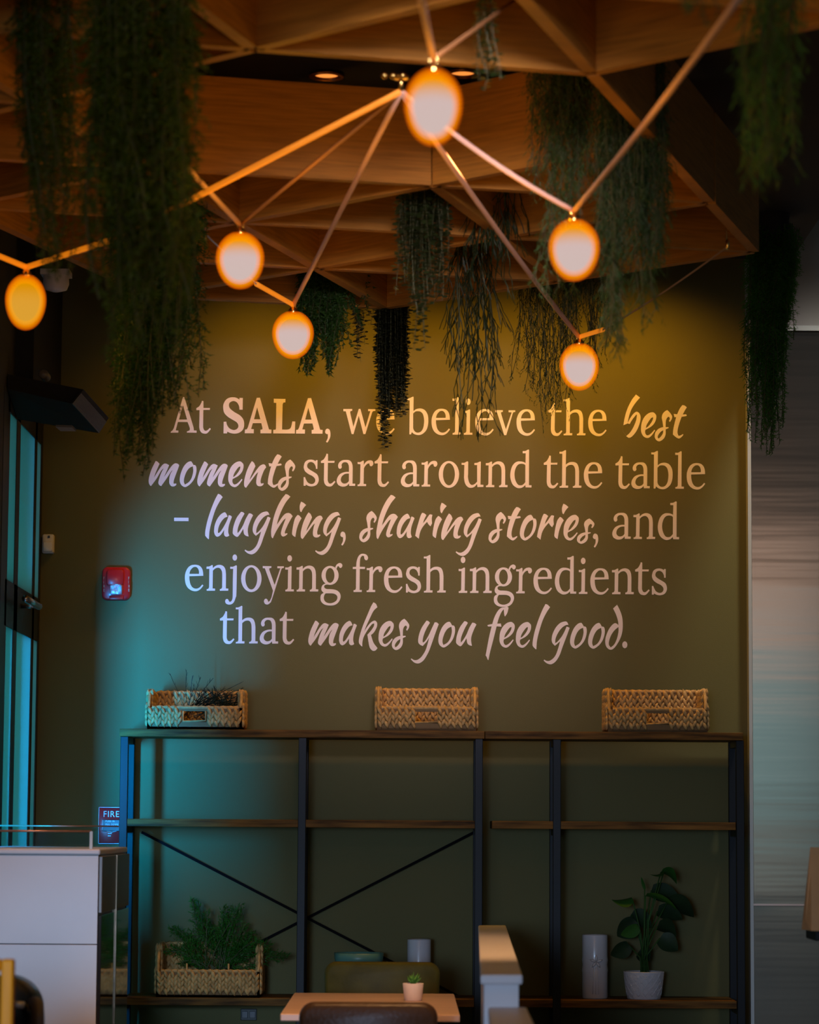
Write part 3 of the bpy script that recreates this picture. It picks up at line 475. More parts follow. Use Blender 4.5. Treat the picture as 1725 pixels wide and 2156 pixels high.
def needle(b, p, d, l, w_):
    s = d.cross(V((U(-1, 1), U(-1, 1), U(-.3, .3)))).normalized() * w_ / 2
    b.tri(p - s, p + s, p + d * l)
def plume(b, st, P, wid, dens=1.0, nl=.017, nw=.0028):     # feathery asparagus-fern frond along P, widest above the middle
    st.tube(P, .0016, 3, False); n = len(P) - 1
    Lt = sum((P[i + 1] - P[i]).length for i in range(n)); k = max(6, int(Lt / .011 * dens))
    for q in range(k):
        t = (q + U(0, 1)) / k; i = min(int(t * n), n - 1); p = P[i].lerp(P[i + 1], t * n - i); ax = (P[i + 1] - P[i]).normalized()
        a = U(0, 6.283); side = ax.cross(V((math.cos(a), math.sin(a), .2))).normalized()
        L_ = wid * (1 - t) ** .55 * min(1, t * 5 + .35) * U(.6, 1.1); d = (side * .75 + ax * .75).normalized()
        e = p + d * L_; b.tri(p, p + ax * .0022, e); m_ = max(3, int(L_ / .006 * dens))
        for j in range(m_):
            u_ = (j + .6) / m_; pp = p.lerp(e, u_); a2 = U(0, 6.283)
            dd_ = (d * .8 + V((math.cos(a2), math.sin(a2), math.sin(a2 * 1.7))) * .8).normalized(); needle(b, pp, dd_, nl * U(.6, 1.1), nw)
def leafstring(b, st, P, gap=.017, l=.016, wd=.011):
    st.tube(P, .0010, 3, False); n = len(P) - 1; Lt = sum((P[i + 1] - P[i]).length for i in range(n)); k = int(Lt / gap); a = U(0, 6)
    for q in range(k):
        t = (q + .5) / k; i = min(int(t * n), n - 1); p = P[i].lerp(P[i + 1], t * n - i); a += 1.2 + U(-.4, .4)
        for sg in (0, math.pi):
            d = V((math.cos(a + sg), math.sin(a + sg), U(-.35, .15))).normalized(); s = d.cross(V((U(-.3, .3), U(-.3, .3), 1))).normalized(); L_ = l * U(.75, 1.15); W_ = wd * U(.8, 1.15) / 2
            k0 = len(b.v); b.v += [p + d * .002, p + d * L_ * .35 + s * W_, p + d * L_ * .75 + s * W_ * .85, p + d * L_, p + d * L_ * .75 - s * W_ * .85, p + d * L_ * .35 - s * W_]
            b.f.append(tuple(range(k0, k0 + 6)))
def forks(b, p, d, L_, r, depth, seg, spread):        # forking pencil-thin stems
    e = p + d * seg * U(.7, 1.2); b.tube([p, (p + e) / 2 + V((U(-.004, .004), U(-.004, .004), 0)), e], [r, r, r * .85], 3, False)
    if depth <= 0: return
    for k in range(2 if U(0, 1) < .62 else 1):
        a = U(0, 6.283); nd = (d + V((math.cos(a), math.sin(a), -.25)) * spread * U(.5, 1.3) + V((0, 0, -.22))).normalized(); forks(b, e, nd, L_, r * .93, depth - 1, seg, spread)
def lancet(b, st, P, dens=1.0, l=.016):             # fine stems with short twigs and narrow leaves
    st.tube(P, .0013, 3, False); n = len(P) - 1; Lt = sum((P[i + 1] - P[i]).length for i in range(n)); k = int(Lt / .03 * dens)
    for q in range(k):
        t = (q + U(0, 1)) / k; i = min(int(t * n), n - 1); p = P[i].lerp(P[i + 1], t * n - i); a = U(0, 6.283)
        d = V((math.cos(a) * .5, math.sin(a) * .5, -1)).normalized(); e = p + d * U(.03, .07); st.tri(p - V((.0008, 0, 0)), p + V((.0008, 0, 0)), e)
        for j in range(6):
            pp = p.lerp(e, (j + 1) / 6); a2 = U(0, 6.283); dd_ = (d + V((math.cos(a2), math.sin(a2), -.1)) * .6).normalized(); s = dd_.cross(V((U(-1, 1), U(-1, 1), 0.1))).normalized() * .0016
            ll = l * U(.6, 1.1); b.quad(pp, pp + dd_ * ll * .45 + s, pp + dd_ * ll, pp + dd_ * ll * .45 - s)
def plant(label, kind, cols, d, m, group=None, **k):
    """cols: (px0, px1, pxb0, pxb1, ytop, ybot0, ybot1, count) bundles of strands"""
    z0 = max(at((c[0] + c[1]) / 2, c[4], d).z for c in cols); c0 = cols[0]
    base = at((c0[0] + c0[1]) / 2, c0[4], d); base.z = 3.77
    t = thing('hanging_plant', label, 'plant', base, group)
    b, st = MB(), MB(); dj = k.get('dj', .09)
    for x0, x1, b0, b1, yt, yb0, yb1, cnt in cols:
        for i in range(cnt):
            f_ = U(0, 1); y = d + U(-dj, dj); top = at(x0 + (x1 - x0) * f_, yt, y); bx = b0 + (b1 - b0) * min(1, max(0, f_ + U(-.15, .15))); bot = at(bx, U(yb0, yb1), y + U(-.03, .03))
            P = sway(top, bot, k.get('amp', .015), 10)
            if kind == 'plume': plume(b, st, P, k.get('wid', .06), k.get('dens', 1), k.get('nl', .017), k.get('nw', .0028))
            elif kind == 'string': leafstring(b, st, P, k.get('gap', .017), k.get('l', .016), k.get('wd', .011))
            elif kind == 'lance': lancet(b, st, P, k.get('dens', 1), k.get('l', .016))
            elif kind == 'fork':
                st.tube(P, .0022, 3, False); n = max(3, int((top - bot).length / .10))
                for q in range(n):
                    tt = q / n; j = min(int(tt * 10), 9); a = U(0, 6.283); forks(b, P[j], V((math.cos(a) * .35, math.sin(a) * .35, -1)).normalized(), 0, .0021, 3, .05, .45)
                forks(b, bot, V((0, 0, -1)), 0, .002, 2, .05, .55)
    # bare stems gathered up to a small planter fixed to the ceiling
    pz = 3.77; c = V((base.x, base.y, pz - .14))
    for x0, x1, b0, b1, yt, yb0, yb1, cnt in cols:
        for i in range(min(cnt, 9)):
            top = at(x0 + (x1 - x0) * (i + .5) / min(cnt, 9), yt, d)
            if top.z < pz - .12: st.tube([c + V((U(-.05, .05), U(-.05, .05), .03)), top.lerp(c, .4) + V((0, 0, .02)), top], .0016, 3, False)
    MB().lathe([(.001, -.0), (.055, 0), (.075, .14), (.001, .14)], c, 20).build('planter', m_black, t, smooth=False)
    stuff(b.build('foliage', m, t)); stuff(st.build('stems', m_stem, t)); return t
plant('widest hanging fern at the top left with yellow green drooping plumes', 'plume', [(190, 400, 200, 395, -60, 330, 640, 60), (205, 380, 240, 400, 150, 560, 760, 26)], 6.7, m_fern, wid=.085, dj=.16, amp=.035, dens=.85, nw=.0055, nl=.021)
plant('long dark fern hanging lowest on the left down beside the word moments', 'plume', [(260, 400, 258, 330, 330, 850, 1020, 36), (290, 420, 290, 412, 300, 620, 880, 64), (250, 330, 250, 290, 420, 800, 990, 22)], 9.3, m_fern2, wid=.10, dj=.12, amp=.03, dens=1.0, nw=.0045, nl=.019)
plant('narrow blurred fern left of the widest hanging fern', 'plume', [(30, 150, 60, 150, -50, 300, 590, 44)], 7.2, m_fern, wid=.07, dj=.1, amp=.025, dens=.8, nw=.005, nl=.02)
plant('soft green fern hanging behind the small left globe lamp', 'plume', [(640, 730, 640, 712, 490, 690, 800, 34), (650, 745, 700, 790, 500, 600, 730, 10)], 10.9, m_fern2, wid=.065, dj=.06, amp=.02, dens=1.6, nw=.0055)
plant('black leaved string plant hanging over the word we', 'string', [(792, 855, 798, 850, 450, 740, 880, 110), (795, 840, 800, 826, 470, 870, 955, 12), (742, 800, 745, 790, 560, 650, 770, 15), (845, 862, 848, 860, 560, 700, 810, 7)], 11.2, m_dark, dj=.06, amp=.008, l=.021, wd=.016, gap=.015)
plant('trailing leafy string plant behind the nearest globe lamp', 'string', [(835, 945, 840, 940, 230, 480, 640, 70), (862, 905, 870, 905, 300, 640, 775, 10)], 9.3, leafmat('olive_leaf', (.045, .075, .020), .2), dj=.1, amp=.012, l=.024, wd=.018)
plant('sparse forking stem plant hanging over the word believe', 'fork', [(965, 1045, 955, 1050, 400, 640, 760, 9), (960, 1040, 965, 1040, 480, 780, 860, 6)], 10.4, m_rhip, dj=.07, amp=.015)
plant('thin dark forking plant between the leafy string and the believe plant', 'fork', [(990, 1090, 985, 1080, 380, 430, 560, 8)], 9.6, m_rhip, dj=.06)
plant('fine leaved weeping plant left of the lowest globe lamp', 'lance', [(1090, 1180, 1085, 1190, 540, 700, 850, 22), (1130, 1200, 1140, 1190, 560, 820, 890, 9)], 11.2, m_will, dj=.08, amp=.02)
plant('fine leaved weeping plant behind the lowest globe lamp', 'lance', [(1185, 1285, 1190, 1285, 540, 660, 780, 26), (1190, 1270, 1190, 1270, 560, 760, 860, 7)], 10.8, m_will, dj=.08, amp=.02)
plant('blurred green plant at the top right of the nearest globe lamp', 'lance', [(1115, 1235, 1130, 1240, -60, 180, 400, 60), (1150, 1240, 1140, 1200, 120, 420, 620, 16)], 8.5, leafmat('mid_green', (.045, .10, .022), .25), dj=.1, amp=.03, dens=1.4, l=.024)
plant('long blurred trailing plant crossing the long right rope', 'lance', [(1260, 1395, 1265, 1395, -60, 330, 560, 95), (1262, 1310, 1270, 1310, 200, 640, 735, 18), (1330, 1390, 1335, 1385, 250, 560, 690, 10)], 8.35, leafmat('shade_green', (.030, .075, .018), .25), dj=.1, amp=.02, dens=1.4, l=.024)
plant('bright green trailing plant at the top right corner', 'lance', [(1580, 1690, 1560, 1650, -60, 150, 370, 34)], 6.2, leafmat('leaf_bright', (.07, .17, .03), .3), dj=.08, amp=.02, dens=1.2, l=.03)
plant('small blurred plant tip at the top edge left of the top right plant', 'plume', [(1445, 1505, 1450, 1500, -80, 10, 55, 7)], 5.2, leafmat('leaf_bright', (.07, .17, .03), .3), wid=.03)
plant('thin dark strand plant at the top between the two upper lights', 'string', [(1005, 1060, 1010, 1055, -60, 60, 200, 9)], 7.0, m_will, dj=.04, l=.02, wd=.014)
plant('long green fern hanging at the far right in front of the steel', 'plume', [(1578, 1670, 1575, 1640, 470, 760, 960, 60), (1600, 1685, 1590, 1665, 480, 620, 820, 46)], 11.3, leafmat('right_fern', (.050, .17, .014), .35), wid=.06, dj=.06, amp=.02, dens=1.3, nw=.0034)
# ================================================================= shelving against the wall
m_post = mat('black_steel_tube', (.006, .007, .009), .45, 0, spec=.22)
m_board = mat('rustic_brown_board', (.140, .066, .012), .6, spec=.15, vary=.75, vscale=4, stretch=(1.2, 3, 14), bump=.1, bscale=30)
YF, YR = 11.86, 12.165
zt = at(640, 1537, YF).z; z2 = at(640, 1726, YF + .02).z; z3 = at(640, 2102, YF).z; TH = .031
def px(x, y=1800, d=YF): return at(x, y, d).x
posts = [px(258), px(635), px(1008), px(1173), px(1560)]
def unit(label, xs, xa, xb, brace):
    t = thing('shelving_unit', label, 'shelf', ((xa + xb) / 2, (YF + YR) / 2, 0), 'black framed shelving units along the olive wall')
    for x in xs:
        for y in (YF, YR - .032): MB().box((x - .016, y, 0), (x + .016, y + .032, zt - TH)).build('post', m_post, t, bevel=.002)
        for z in (zt - TH, z2 - TH, z3 - TH, .28): MB().box((x - .012, YF + .032, z - .026), (x + .012, YR - .032, z)).build('side_rail', m_post, t)
    MB().box((xa, YF - .012, zt - TH), (xb, YR, zt)).build('shelf_board', m_board, t, bevel=.002)
    for z in (z2, z3, .31):
        MB().box((xa + .03, YF + .005, z - TH), (xb - .03, YR - .005, z)).build('shelf_board', m_board, t, bevel=.002)
    for a, c in brace: MB().bar(at(*a, YR + .002), at(*c, YR + .006), .003, .011, V((0, 1, 0)) if 0 else V((0, .001, 1))).build('cross_brace', mat('thin_black_brace', (.004, .004, .005), .8, spec=.1), t)
    return t
seam = px(1020)
unit('left black framed shelving unit with three posts and rear cross braces', posts[:3], px(248), seam - .001, [((298, 1752), (985, 2108)), ((1003, 1750), (305, 2108))])
unit('right black framed shelving unit beside the steel cladding', posts[3:], seam + .001, px(1566), [])
# boards at the post line: front posts run up in front of the boards
# ================================================================= woven baskets
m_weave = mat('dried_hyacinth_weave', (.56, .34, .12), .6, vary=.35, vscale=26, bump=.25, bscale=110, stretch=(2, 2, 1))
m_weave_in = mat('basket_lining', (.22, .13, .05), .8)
def basket(label, cx, w, hf, hb, dp, z, yf, cut=True, group=None):
    t = thing('woven_basket', label, 'basket', (cx, yf + dp / 2, z), group); x0, x1 = cx - w / 2, cx + w / 2; yb = yf + dp; th = .010
    cw, c0, c1 = .046, hf * .38, hf * .84
    b = MB()
    if cut:
        for lo, hi in (((x0, z), (cx - cw, z + hf)), ((cx + cw, z), (x1, z + hf)), ((cx - cw, z), (cx + cw, z + c0)), ((cx - cw, z + c1), (cx + cw, z + hf))): b.box((lo[0], yf, lo[1]), (hi[0], yf + th, hi[1]))
    else: b.box((x0, yf, z), (x1, yf + th, z + hf))
    b.box((x0, yb - th, z), (x1, yb, z + hb)); b.box((x0, yf, z), (x1, yb, z + .01))
    for xa, xb in ((x0, x0 + th), (x1 - th, x1)):
        n = len(b.v); b.v += [V((x, y, zz)) for x in (xa, xb) for y, zz in ((yf, z), (yb, z), (yb, z + hb), (yf + .06, z + hb * .97), (yf, z + hf))]
        b.f += [(n, n + 1, n + 2, n + 3, n + 4), (n + 9, n + 8, n + 7, n + 6, n + 5)] + [(n + i, n + 5 + i, n + 5 + (i + 1) % 5, n + (i + 1) % 5) for i in range(5)]
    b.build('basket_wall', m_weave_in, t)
    s = MB(); col = .027
    def face(xa, xb, za, zb, f, nrm, hole=None, ll=.048):
        n = max(2, int(round((xb - xa) / (col / 2)))); r = max(1, int(round((zb - za) / .029)))
        for i in range(n):
            u_ = xa + (i + .5) * (xb - xa) / n; sg = 1 if i % 2 else -1
            for j in range(r + 1):
                zz = za + (j + (.5 if i % 2 else .1)) * (zb - za) / (r + .4)
                if zz > zb - .004 or (hole and hole[0] - .008 < u_ < hole[1] + .008 and hole[2] - .010 < zz < hole[3] + .008): continue
                c = f(u_, zz); ax = (f(u_ + sg * .0115, zz + .028) - c); s.spindle(c + nrm * .004 + V((0, 0, U(-.002, .002))), ax + V((U(-.003, .003), 0, 0)), ll * U(.8, 1.0), .0086 * U(.85, 1.1), .0080, nrm)
    hole = (cx - cw, cx + cw, z + c0, z + c1) if cut else None
    face(x0 + .004, x1 - .004, z + .024, z + hf - .006, lambda u_, q: V((u_, yf, q)), V((0, -1, 0)), hole)
    face(x0 + th, x1 - th, z + .012, z + hb - .004, lambda u_, q: V((u_, yb - th, q)), V((0, -1, 0)), None, .054)
    for x, sg in ((x0, -1), (x1, 1)): face(yf + .01, yb - .005, z + .024, z + hf + .01, lambda u_, q, x=x: V((x, u_, q)), V((sg, 0, 0)))
    for x, sg in ((x0, -1), (x1, 1)): face(yf + .05, yb - .005, z + hf - .02, z + hb - .004, lambda u_, q, x=x: V((x, u_, q)), V((sg, 0, 0)))
    for x, sg in ((x0 + th, 1), (x1 - th, -1)): face(yf + .05, yb - .005, z + .02, z + hb - .004, lambda u_, q, x=x: V((x, u_, q)), V((sg, 0, 0)))
    stuff(s.build('woven_strands', m_weave, t, smooth=True))
    r_ = MB(); e = th / 2
    rim = [V((x0 + e, yf + e, z + hf)), V((x0 + e, yf + .03, z + hf + (hb - hf) * .55)), V((x0 + e, yf + .07, z + hb)), V((x0 + e, yb - e, z + hb)), V((x1 - e, yb - e, z + hb)), V((x1 - e, yf + .07, z + hb)), V((x1 - e, yf + .03, z + hf + (hb - hf) * .55)), V((x1 - e, yf + e, z + hf)), V((x0 + e, yf + e, z + hf))]
    P = []
    for a, c in zip(rim[:-1], rim[1:]):
        n = max(2, int((c - a).length / .014)); P += [a.lerp(c, i / n) + V((0, 0, .0016 * ((len(P) + i) % 2))) for i in range(n)]
    r_.tube(P, [.0068 + .0016 * (i % 2) for i in range(len(P))], 7, False)
    if cut: r_.tube([V((cx - cw, yf, z + c1)), V((cx - cw, yf - .002, z + c0)), V((cx + cw, yf - .002, z + c0)), V((cx + cw, yf, z + c1))], .005, 6)
    r_.build('rim', m_weave, t, smooth=True); return t
GB = 'open fronted woven baskets on the top shelf'
yb = YF - .004
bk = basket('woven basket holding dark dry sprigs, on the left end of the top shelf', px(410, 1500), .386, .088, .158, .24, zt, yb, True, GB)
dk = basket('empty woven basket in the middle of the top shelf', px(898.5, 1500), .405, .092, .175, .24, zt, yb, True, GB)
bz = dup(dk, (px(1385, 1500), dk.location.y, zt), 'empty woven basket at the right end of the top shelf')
lb = basket('woven basket holding the green fern on the lower shelf', px(437, 2080), .418, .104, .205, .26, z3, YF + .02, False)
wb = MB()
for q in (393, 481): p = at(q, 2045, YF + .03); wb.tube([(p.x, YF + .035, z3 + .08), (p.x, YF + .035, z3 + .135)], .004, 6)
wb.build('divider_stake', m_weave, lb, smooth=True)
# dry sprigs
t = thing('dry_sprigs', 'dark dry grass sprigs sticking out of the left top basket', 'plant', bk.location + V((.03, 0, .012))); b = MB()
def sprig(b, P, n, l, w_=.0012):
    b.tube(P, .0011, 3, False)
    for i in range(n):
        u_ = .25 + .75 * (i + U(0, 1)) / n; k = min(int(u_ * (len(P) - 1)), len(P) - 2); p = P[k].lerp(P[k + 1], u_ * (len(P) - 1) - k); a = U(0, 6.28)
        d = ((P[k + 1] - P[k]).normalized() + V((math.cos(a), math.sin(a), .2)) * .6).normalized(); e = p + d * l * U(.5, 1); b.tube([p, e], [w_, w_ * .4], 3, False)
for (ax, ay, bx_, by_, n, l) in ((392, 1500, 358, 1418, 3, .02), (395, 1500, 391, 1411, 6, .03), (398, 1500, 405, 1422, 5, .025), (395, 1495, 410, 1440, 4, .03)):
    p, q = at(ax, ay, YF + .1), at(bx_, by_, YF + .1); sprig(b, [p.lerp(q, i / 5) + V((U(-.003, .003), 0, 0)) for i in range(6)], n, l)
for i in range(70):
    p = at(U(385, 490), U(1490, 1515), YF + U(.05, .18)); q = at(U(400, 512), U(1425, 1470) if i < 8 else U(1448, 1500), YF + U(.06, .18)); q.x += .06 * U(.2, 1) if i > 8 else .02
    q.x = min(q.x, px(500)); sprig(b, [p, p.lerp(q, .5) + V((0, 0, .01)), q], 7, .03)
for i in range(40):
    p = at(U(430, 495), U(1465, 1520), YF + U(.05, .2)); sprig(b, [p, p + V((U(-.05, .02), U(-.02, .02), U(-.01, .03)))], 6, .03)
stuff(b.build('sprigs', m_dark, t))
# fern in the lower basket
m_fern3 = leafmat('house_fern', (.030, .15, .012), .25)
fc = at(445, 2070, YF + .15); t = thing('basket_fern', 'bushy green fern growing out of the lower basket', 'plant', (fc.x, fc.y, z3 + .012)); b, st = MB(), MB()
tips = [(405, 1893), (357, 1952), (352, 1998), (430, 1930), (480, 1912), (512, 1912), (470, 1950), (540, 1965), (545, 1990), (500, 2000), (395, 1985), (420, 2040), (385, 2030), (540, 2010), (460, 1990), (575, 1990), (610, 2010), (455, 2055), (495, 2050), (520, 1945)]
for i in range(66):
    tx, ty = tips[i % len(tips)]; tx += U(-12, 12) * (i >= len(tips)); ty += U(-14, 18) * (i >= len(tips))
    q = at(tx, ty, YF + .15 + U(-.10, .10)); p = V((fc.x + U(-.05, .07), fc.y + U(-.05, .05), z3 + .06)); m_ = p.lerp(q, .55) + V((0, 0, .05 + .04 * U(0, 1)))
    P = [(p * (1 - s_) ** 2 + m_ * 2 * s_ * (1 - s_) + q * s_ * s_) for s_ in [k / 8 for k in range(9)]]; plume(b, st, P[2:], .055, 1.3, .017, .0042)
    st.tube(P[:4], .0016, 3, False)
stuff(b.build('fronds', m_fern3, t)); stuff(st.build('stems', m_stem, t))
# ================================================================= things on the lower shelf
m_cer = mat('white_glazed_ceramic', (.62, .64, .68), .25, coat=.3)
def rprof(L): return L
v = at(1253, 2105, YF + .12); t = thing('ceramic_vase', 'tall white cylinder vase with flower relief beside the potted plant', 'vase', (v.x, v.y, z3))
r = 26.5 * mpp(YF + .12); h = 132 * mpp(YF + .12)
MB().lathe([(.001, 0), (r * .96, 0), (r, .006), (r, h * .40), (r * 1.03, h * .44), (r * .98, h * .53), (r * 1.03, h * .60), (r, h * .66), (r, h - .004), (r * .96, h), (r * .90, h - .003), (r * .90, .01), (.001, .008)], (v.x, v.y, z3), 40).build('body', m_cer, t, smooth=True); bd = t.children[0]
b = MB()
for k in range(5):
    a = k * 1.2566 + .3; c = V((v.x + .002, v.y - r - .001, z3 + h * .58)); d = V((math.cos(a), 0, math.sin(a))); b.spindle(c + d * .014, d, .030, .006, .004, V((0, -1, 0)))
for dx in (-.012, 0, .012): b.tube([(v.x + dx, v.y - math.sqrt(max(r * r - dx * dx, 0)) - .0005, z3 + .02), (v.x + dx * .6, v.y - r - .0003, z3 + h * .5)], .0016, 5)
b.build('flower_relief', m_cer, bd, smooth=True)
v2 = at(882, 2100, YF + .14); t = thing('ceramic_vase', 'white cylinder vase behind the olive leather chair', 'vase', (v2.x, v2.y, z3)); r = 25 * mpp(YF); h = at(882, 1977, v2.y).z - z3
MB().lathe([(.001, 0), (r * .96, 0), (r, .006), (r, h - .004), (r * .96, h), (r * .90, h - .003), (r * .90, .01), (.001, .008)], (v2.x, v2.y, z3), 40).build('body', m_cer, t, smooth=True); bd = t.children[0]
b = MB(); 
for k in range(4): a = k * 1.57 + .7; d = V((math.cos(a), 0, math.sin(a))); b.spindle(V((v2.x + .006, v2.y - r, z3 + h * .52)) + d * .011, d, .022, .005, .0035, V((0, -1, 0)))
b.build('flower_relief', m_cer, bd, smooth=True)
v3 = at(755, 2100, YF + .12); t = thing('bowl', 'wide grey green bowl behind the left side of the olive leather chair', 'bowl', (v3.x, v3.y, z3)); h = at(755, 2006, v3.y).z - z3; R = 52 * mpp(v3.y)
MB().lathe([(.001, 0), (.06, 0), (.062, .01), (R * .80, h * .45), (R * .97, h * .85), (R, h), (R * .975, h), (R * .94, h * .86), (R * .76, h * .47), (.05, .02), (.001, .016)], (v3.x, v3.y, z3), 44).build('body', mat('celadon_glaze', (.12, .30, .24), .35), t, smooth=True)
# potted plant with big leaves
v4 = at(1356, 2108, YF + .12); t = thing('potted_plant', 'broad leaved green plant in a white textured pot on the lower shelf', 'plant', (v4.x, v4.y, z3)); k_ = mpp(v4.y); h = at(1356, 2045, v4.y).z - z3
m_pot = mat('white_textured_pot', (.62, .64, .68), .55, bump=.5, bscale=70)
MB().lathe([(.001, 0), (34 * k_, 0), (35 * k_, .004), (42.5 * k_, h - .004), (42.5 * k_, h), (40 * k_, h), (39 * k_, h - .02), (.001, h - .022)], (v4.x, v4.y, z3), 44).build('pot', m_pot, t, smooth=True); pot_ = t.children[0]
b = MB()
for i in range(16):
    for sgn in (1, -1):
        P = []
        for j in range(7): a = 2 * math.pi * (i + sgn * j / 6 * 2.2) / 16; rr = (35 + 7.3 * (.12 + .76 * j / 6)) * k_; P.append((v4.x + rr * math.cos(a), v4.y + rr * math.sin(a), z3 + h * (.12 + .76 * j / 6)))
        b.tube(P, .0016, 4)
b.build('lattice_relief', m_pot, t, smooth=True)
MB().lathe([(.001, h - .012), (39 * k_, h - .014)], (v4.x, v4.y, z3), 24).build('soil', mat('soil', (.03, .02, .012), .9), pot_)
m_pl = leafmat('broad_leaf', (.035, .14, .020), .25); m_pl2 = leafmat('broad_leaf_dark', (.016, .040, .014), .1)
def bigleaf(c, tip, side, wd, m):
    b = MB(); n = 9; ax = tip - c; nrm = ax.cross(side).normalized(); rows = []
    for i in range(n + 1):
        s_ = i / n; wdt = wd * (math.sin(math.pi * min(1, s_ * .86 + .14)) ** .7) * (1 - s_ * .35); p = c + ax * s_ - nrm * .18 * wd * 2 * (s_ - .3) ** 2
        rows.append([p - side * wdt / 2 + nrm * wdt * .12, p - side * wdt / 4 + nrm * wdt * .05, p, p + side * wdt / 4 + nrm * wdt * .05, p + side * wdt / 2 + nrm * wdt * .12])
    n0 = len(b.v)
    for r_ in rows: b.v += r_
    for i in range(n):
        for j in range(4): a = n0 + i * 5 + j; b.f.append((a, a + 1, a + 6, a + 5))
    return b.build('leaf', m, t, smooth=True)
pb = V((v4.x, v4.y, z3 + h - .015)); st = MB()
for (x0, y0, x1, y1, wpx, dy, m, ang) in ((1392, 1836, 1430, 1850, 34, -.02, m_pl, 15), (1398, 1836, 1372, 1848, 20, -.03, m_pl, 0), (1332, 1893, 1289, 1903, 24, -.05, m_pl, 20), (1372, 1875, 1436, 1893, 46, .03, m_pl2, 60), (1360, 1885, 1430, 1906, 30, -.05, m_pl, 8),
        (1405, 1900, 1466, 1921, 44, .02, m_pl2, 35), (1385, 1918, 1440, 1930, 40, .05, m_pl2, 50), (1340, 1940, 1300, 1975, 52, .02, m_pl2, 70), (1345, 1952, 1307, 1972, 30, -.05, m_pl, 60), (1330, 1925, 1375, 1950, 44, .04, m_pl2, 60),
        (1385, 1950, 1428, 1962, 36, .0, m_pl2, 30), (1390, 1975, 1430, 2000, 46, -.01, m_pl2, 70), (1325, 1990, 1286, 2015, 38, .02, m_pl2, 60), (1345, 2005, 1372, 2020, 40, .03, m_pl2, 60), (1358, 1872, 1350, 1846, 8, -.02, m_pl, 80)):
    a, c = at(x0, y0, v4.y + dy), at(x1, y1, v4.y + dy - .02); ax = (c - a).normalized(); an = math.radians(ang)
    sd = (ax.cross(V((0, -1, 0))).normalized() * math.sin(an) + V((0, 1, 0)) * math.cos(an)).normalized(); bigleaf(a, c, sd, wpx * k_ / max(.45, math.sin(an)), m)
    mdp = pb.lerp(a, .5) + V(((a.x - pb.x) * -.25, 0, .01)); st.tube([pb + V((U(-.02, .02), U(-.02, .02), 0)), mdp, a], .0028, 5)
st.build('stems', leafmat('leaf_stem', (.05, .14, .03)), t, smooth=True)
# ================================================================= wall devices
m_red = mat('red_plastic', (.62, .014, .016), .35, coat=.15); m_white = mat('white_print', (.75, .72, .72), .5); m_dkp = mat('dark_print', (.02, .02, .03), .4)
def rbox(b, cx, cz, w_, h_, y0, y1, r, k=5, top=.7):          # rounded plate standing off the wall towards the camera
    def ring(sx_, y):
        P = []
        for q, (ix, iz) in enumerate(((1, 1), (-1, 1), (-1, -1), (1, -1))):
            for j in range(k + 1): a = math.pi / 2 * (q + j / k); P.append(V((cx + sx_ * (ix * (w_ / 2 - r) + r * math.cos(a)), y, cz + sx_ * (iz * (h_ / 2 - r) + r * math.sin(a)))))
        return P
    R = [ring(1, y0), ring(1, y0 + (y1 - y0) * top), ring(.96, y0 + (y1 - y0) * .9), ring(.90, y1)]; n = len(b.v); m_ = len(R[0])
    for r_ in R: b.v += r_
    for i in range(3):
        for j in range(m_): b.f.append((n + i * m_ + j, n + i * m_ + (j + 1) % m_, n + (i + 1) * m_ + (j + 1) % m_, n + (i + 1) * m_ + j))
    b.f.append(tuple(n + 3 * m_ + j for j in range(m_))); return b
def text(s, px_, py_, h_px, depth, m, parent, name='print', xs=1.0, vert=False):
    p = at(px_, py_, depth); cu = bpy.data.curves.new(name, 'FONT'); cu.body = s; cu.size = h_px * mpp(depth) / .72; cu.extrude = .0004; cu.offset = .0002; cu.space_character = 1.15
    if vert: cu.space_line = .9
    to = bpy.data.objects.new(name, cu); C.objects.link(to); dg = bpy.context.evaluated_depsgraph_get(); me = bpy.data.meshes.new_from_object(to.evaluated_get(dg)); bpy.data.objects.remove(to); bpy.data.curves.remove(cu)
    me.materials.clear(); me.materials.append(m); me.transform(Matrix.Translation(p - parent.location) @ Matrix.Rotation(math.pi / 2, 4, 'X') @ Matrix.Diagonal((xs, 1, 1, 1)))
    o = bpy.data.objects.new(name, me); C.objects.link(o); o.parent = parent; return o
c = at(245.5, 1230, WY); t = thing('fire_strobe', 'red fire alarm strobe with clear lens on the wall left of the lettering', 'alarm', c); k_ = mpp(WY)
rbox(MB(), c.x, c.z, 59 * k_, 70 * k_, WY, WY - .035, .022).build('housing', m_red, t, smooth=True)
rbox(MB(), c.x - 1 * k_, c.z + 12 * k_, 36 * k_, 34 * k_, WY - .034, WY - .055, .012).build('horn_cover', m_red, t, smooth=True)
lc = at(245, 1241, WY - .05)
b = MB(); rbox(b, lc.x, lc.z, 26 * k_, 22 * k_, WY - .034, WY - .062, .008, top=.5); lab(b.build('strobe_lens', mat('clear_lens', (.75, .80, .95), .08, metal=.75, bump=1.0, bscale=90), t), 'clear faceted lens')
rbox(MB(), lc.x, lc.z - 17 * k_, 30 * k_, 8 * k_, WY - .034, WY - .045, .004).build('base_lip', m_red, t, smooth=True)
for i, ch in enumerate('FIRE'):
    text(ch, 217.5, 1220 + i * 8.5, 6, WY - .036, mat('worn_gold_print', (.55, .35, .2), .5), t, xs=.7); text(ch, 270, 1220 + i * 8.5, 6, WY - .036, mat('worn_gold_print', (.55, .35, .2), .5), t, xs=.7)
c = at(236, 1738, WY); t = thing('fire_pull_station', 'red FIRE pull station on the wall behind the left shelf post', 'alarm', c)
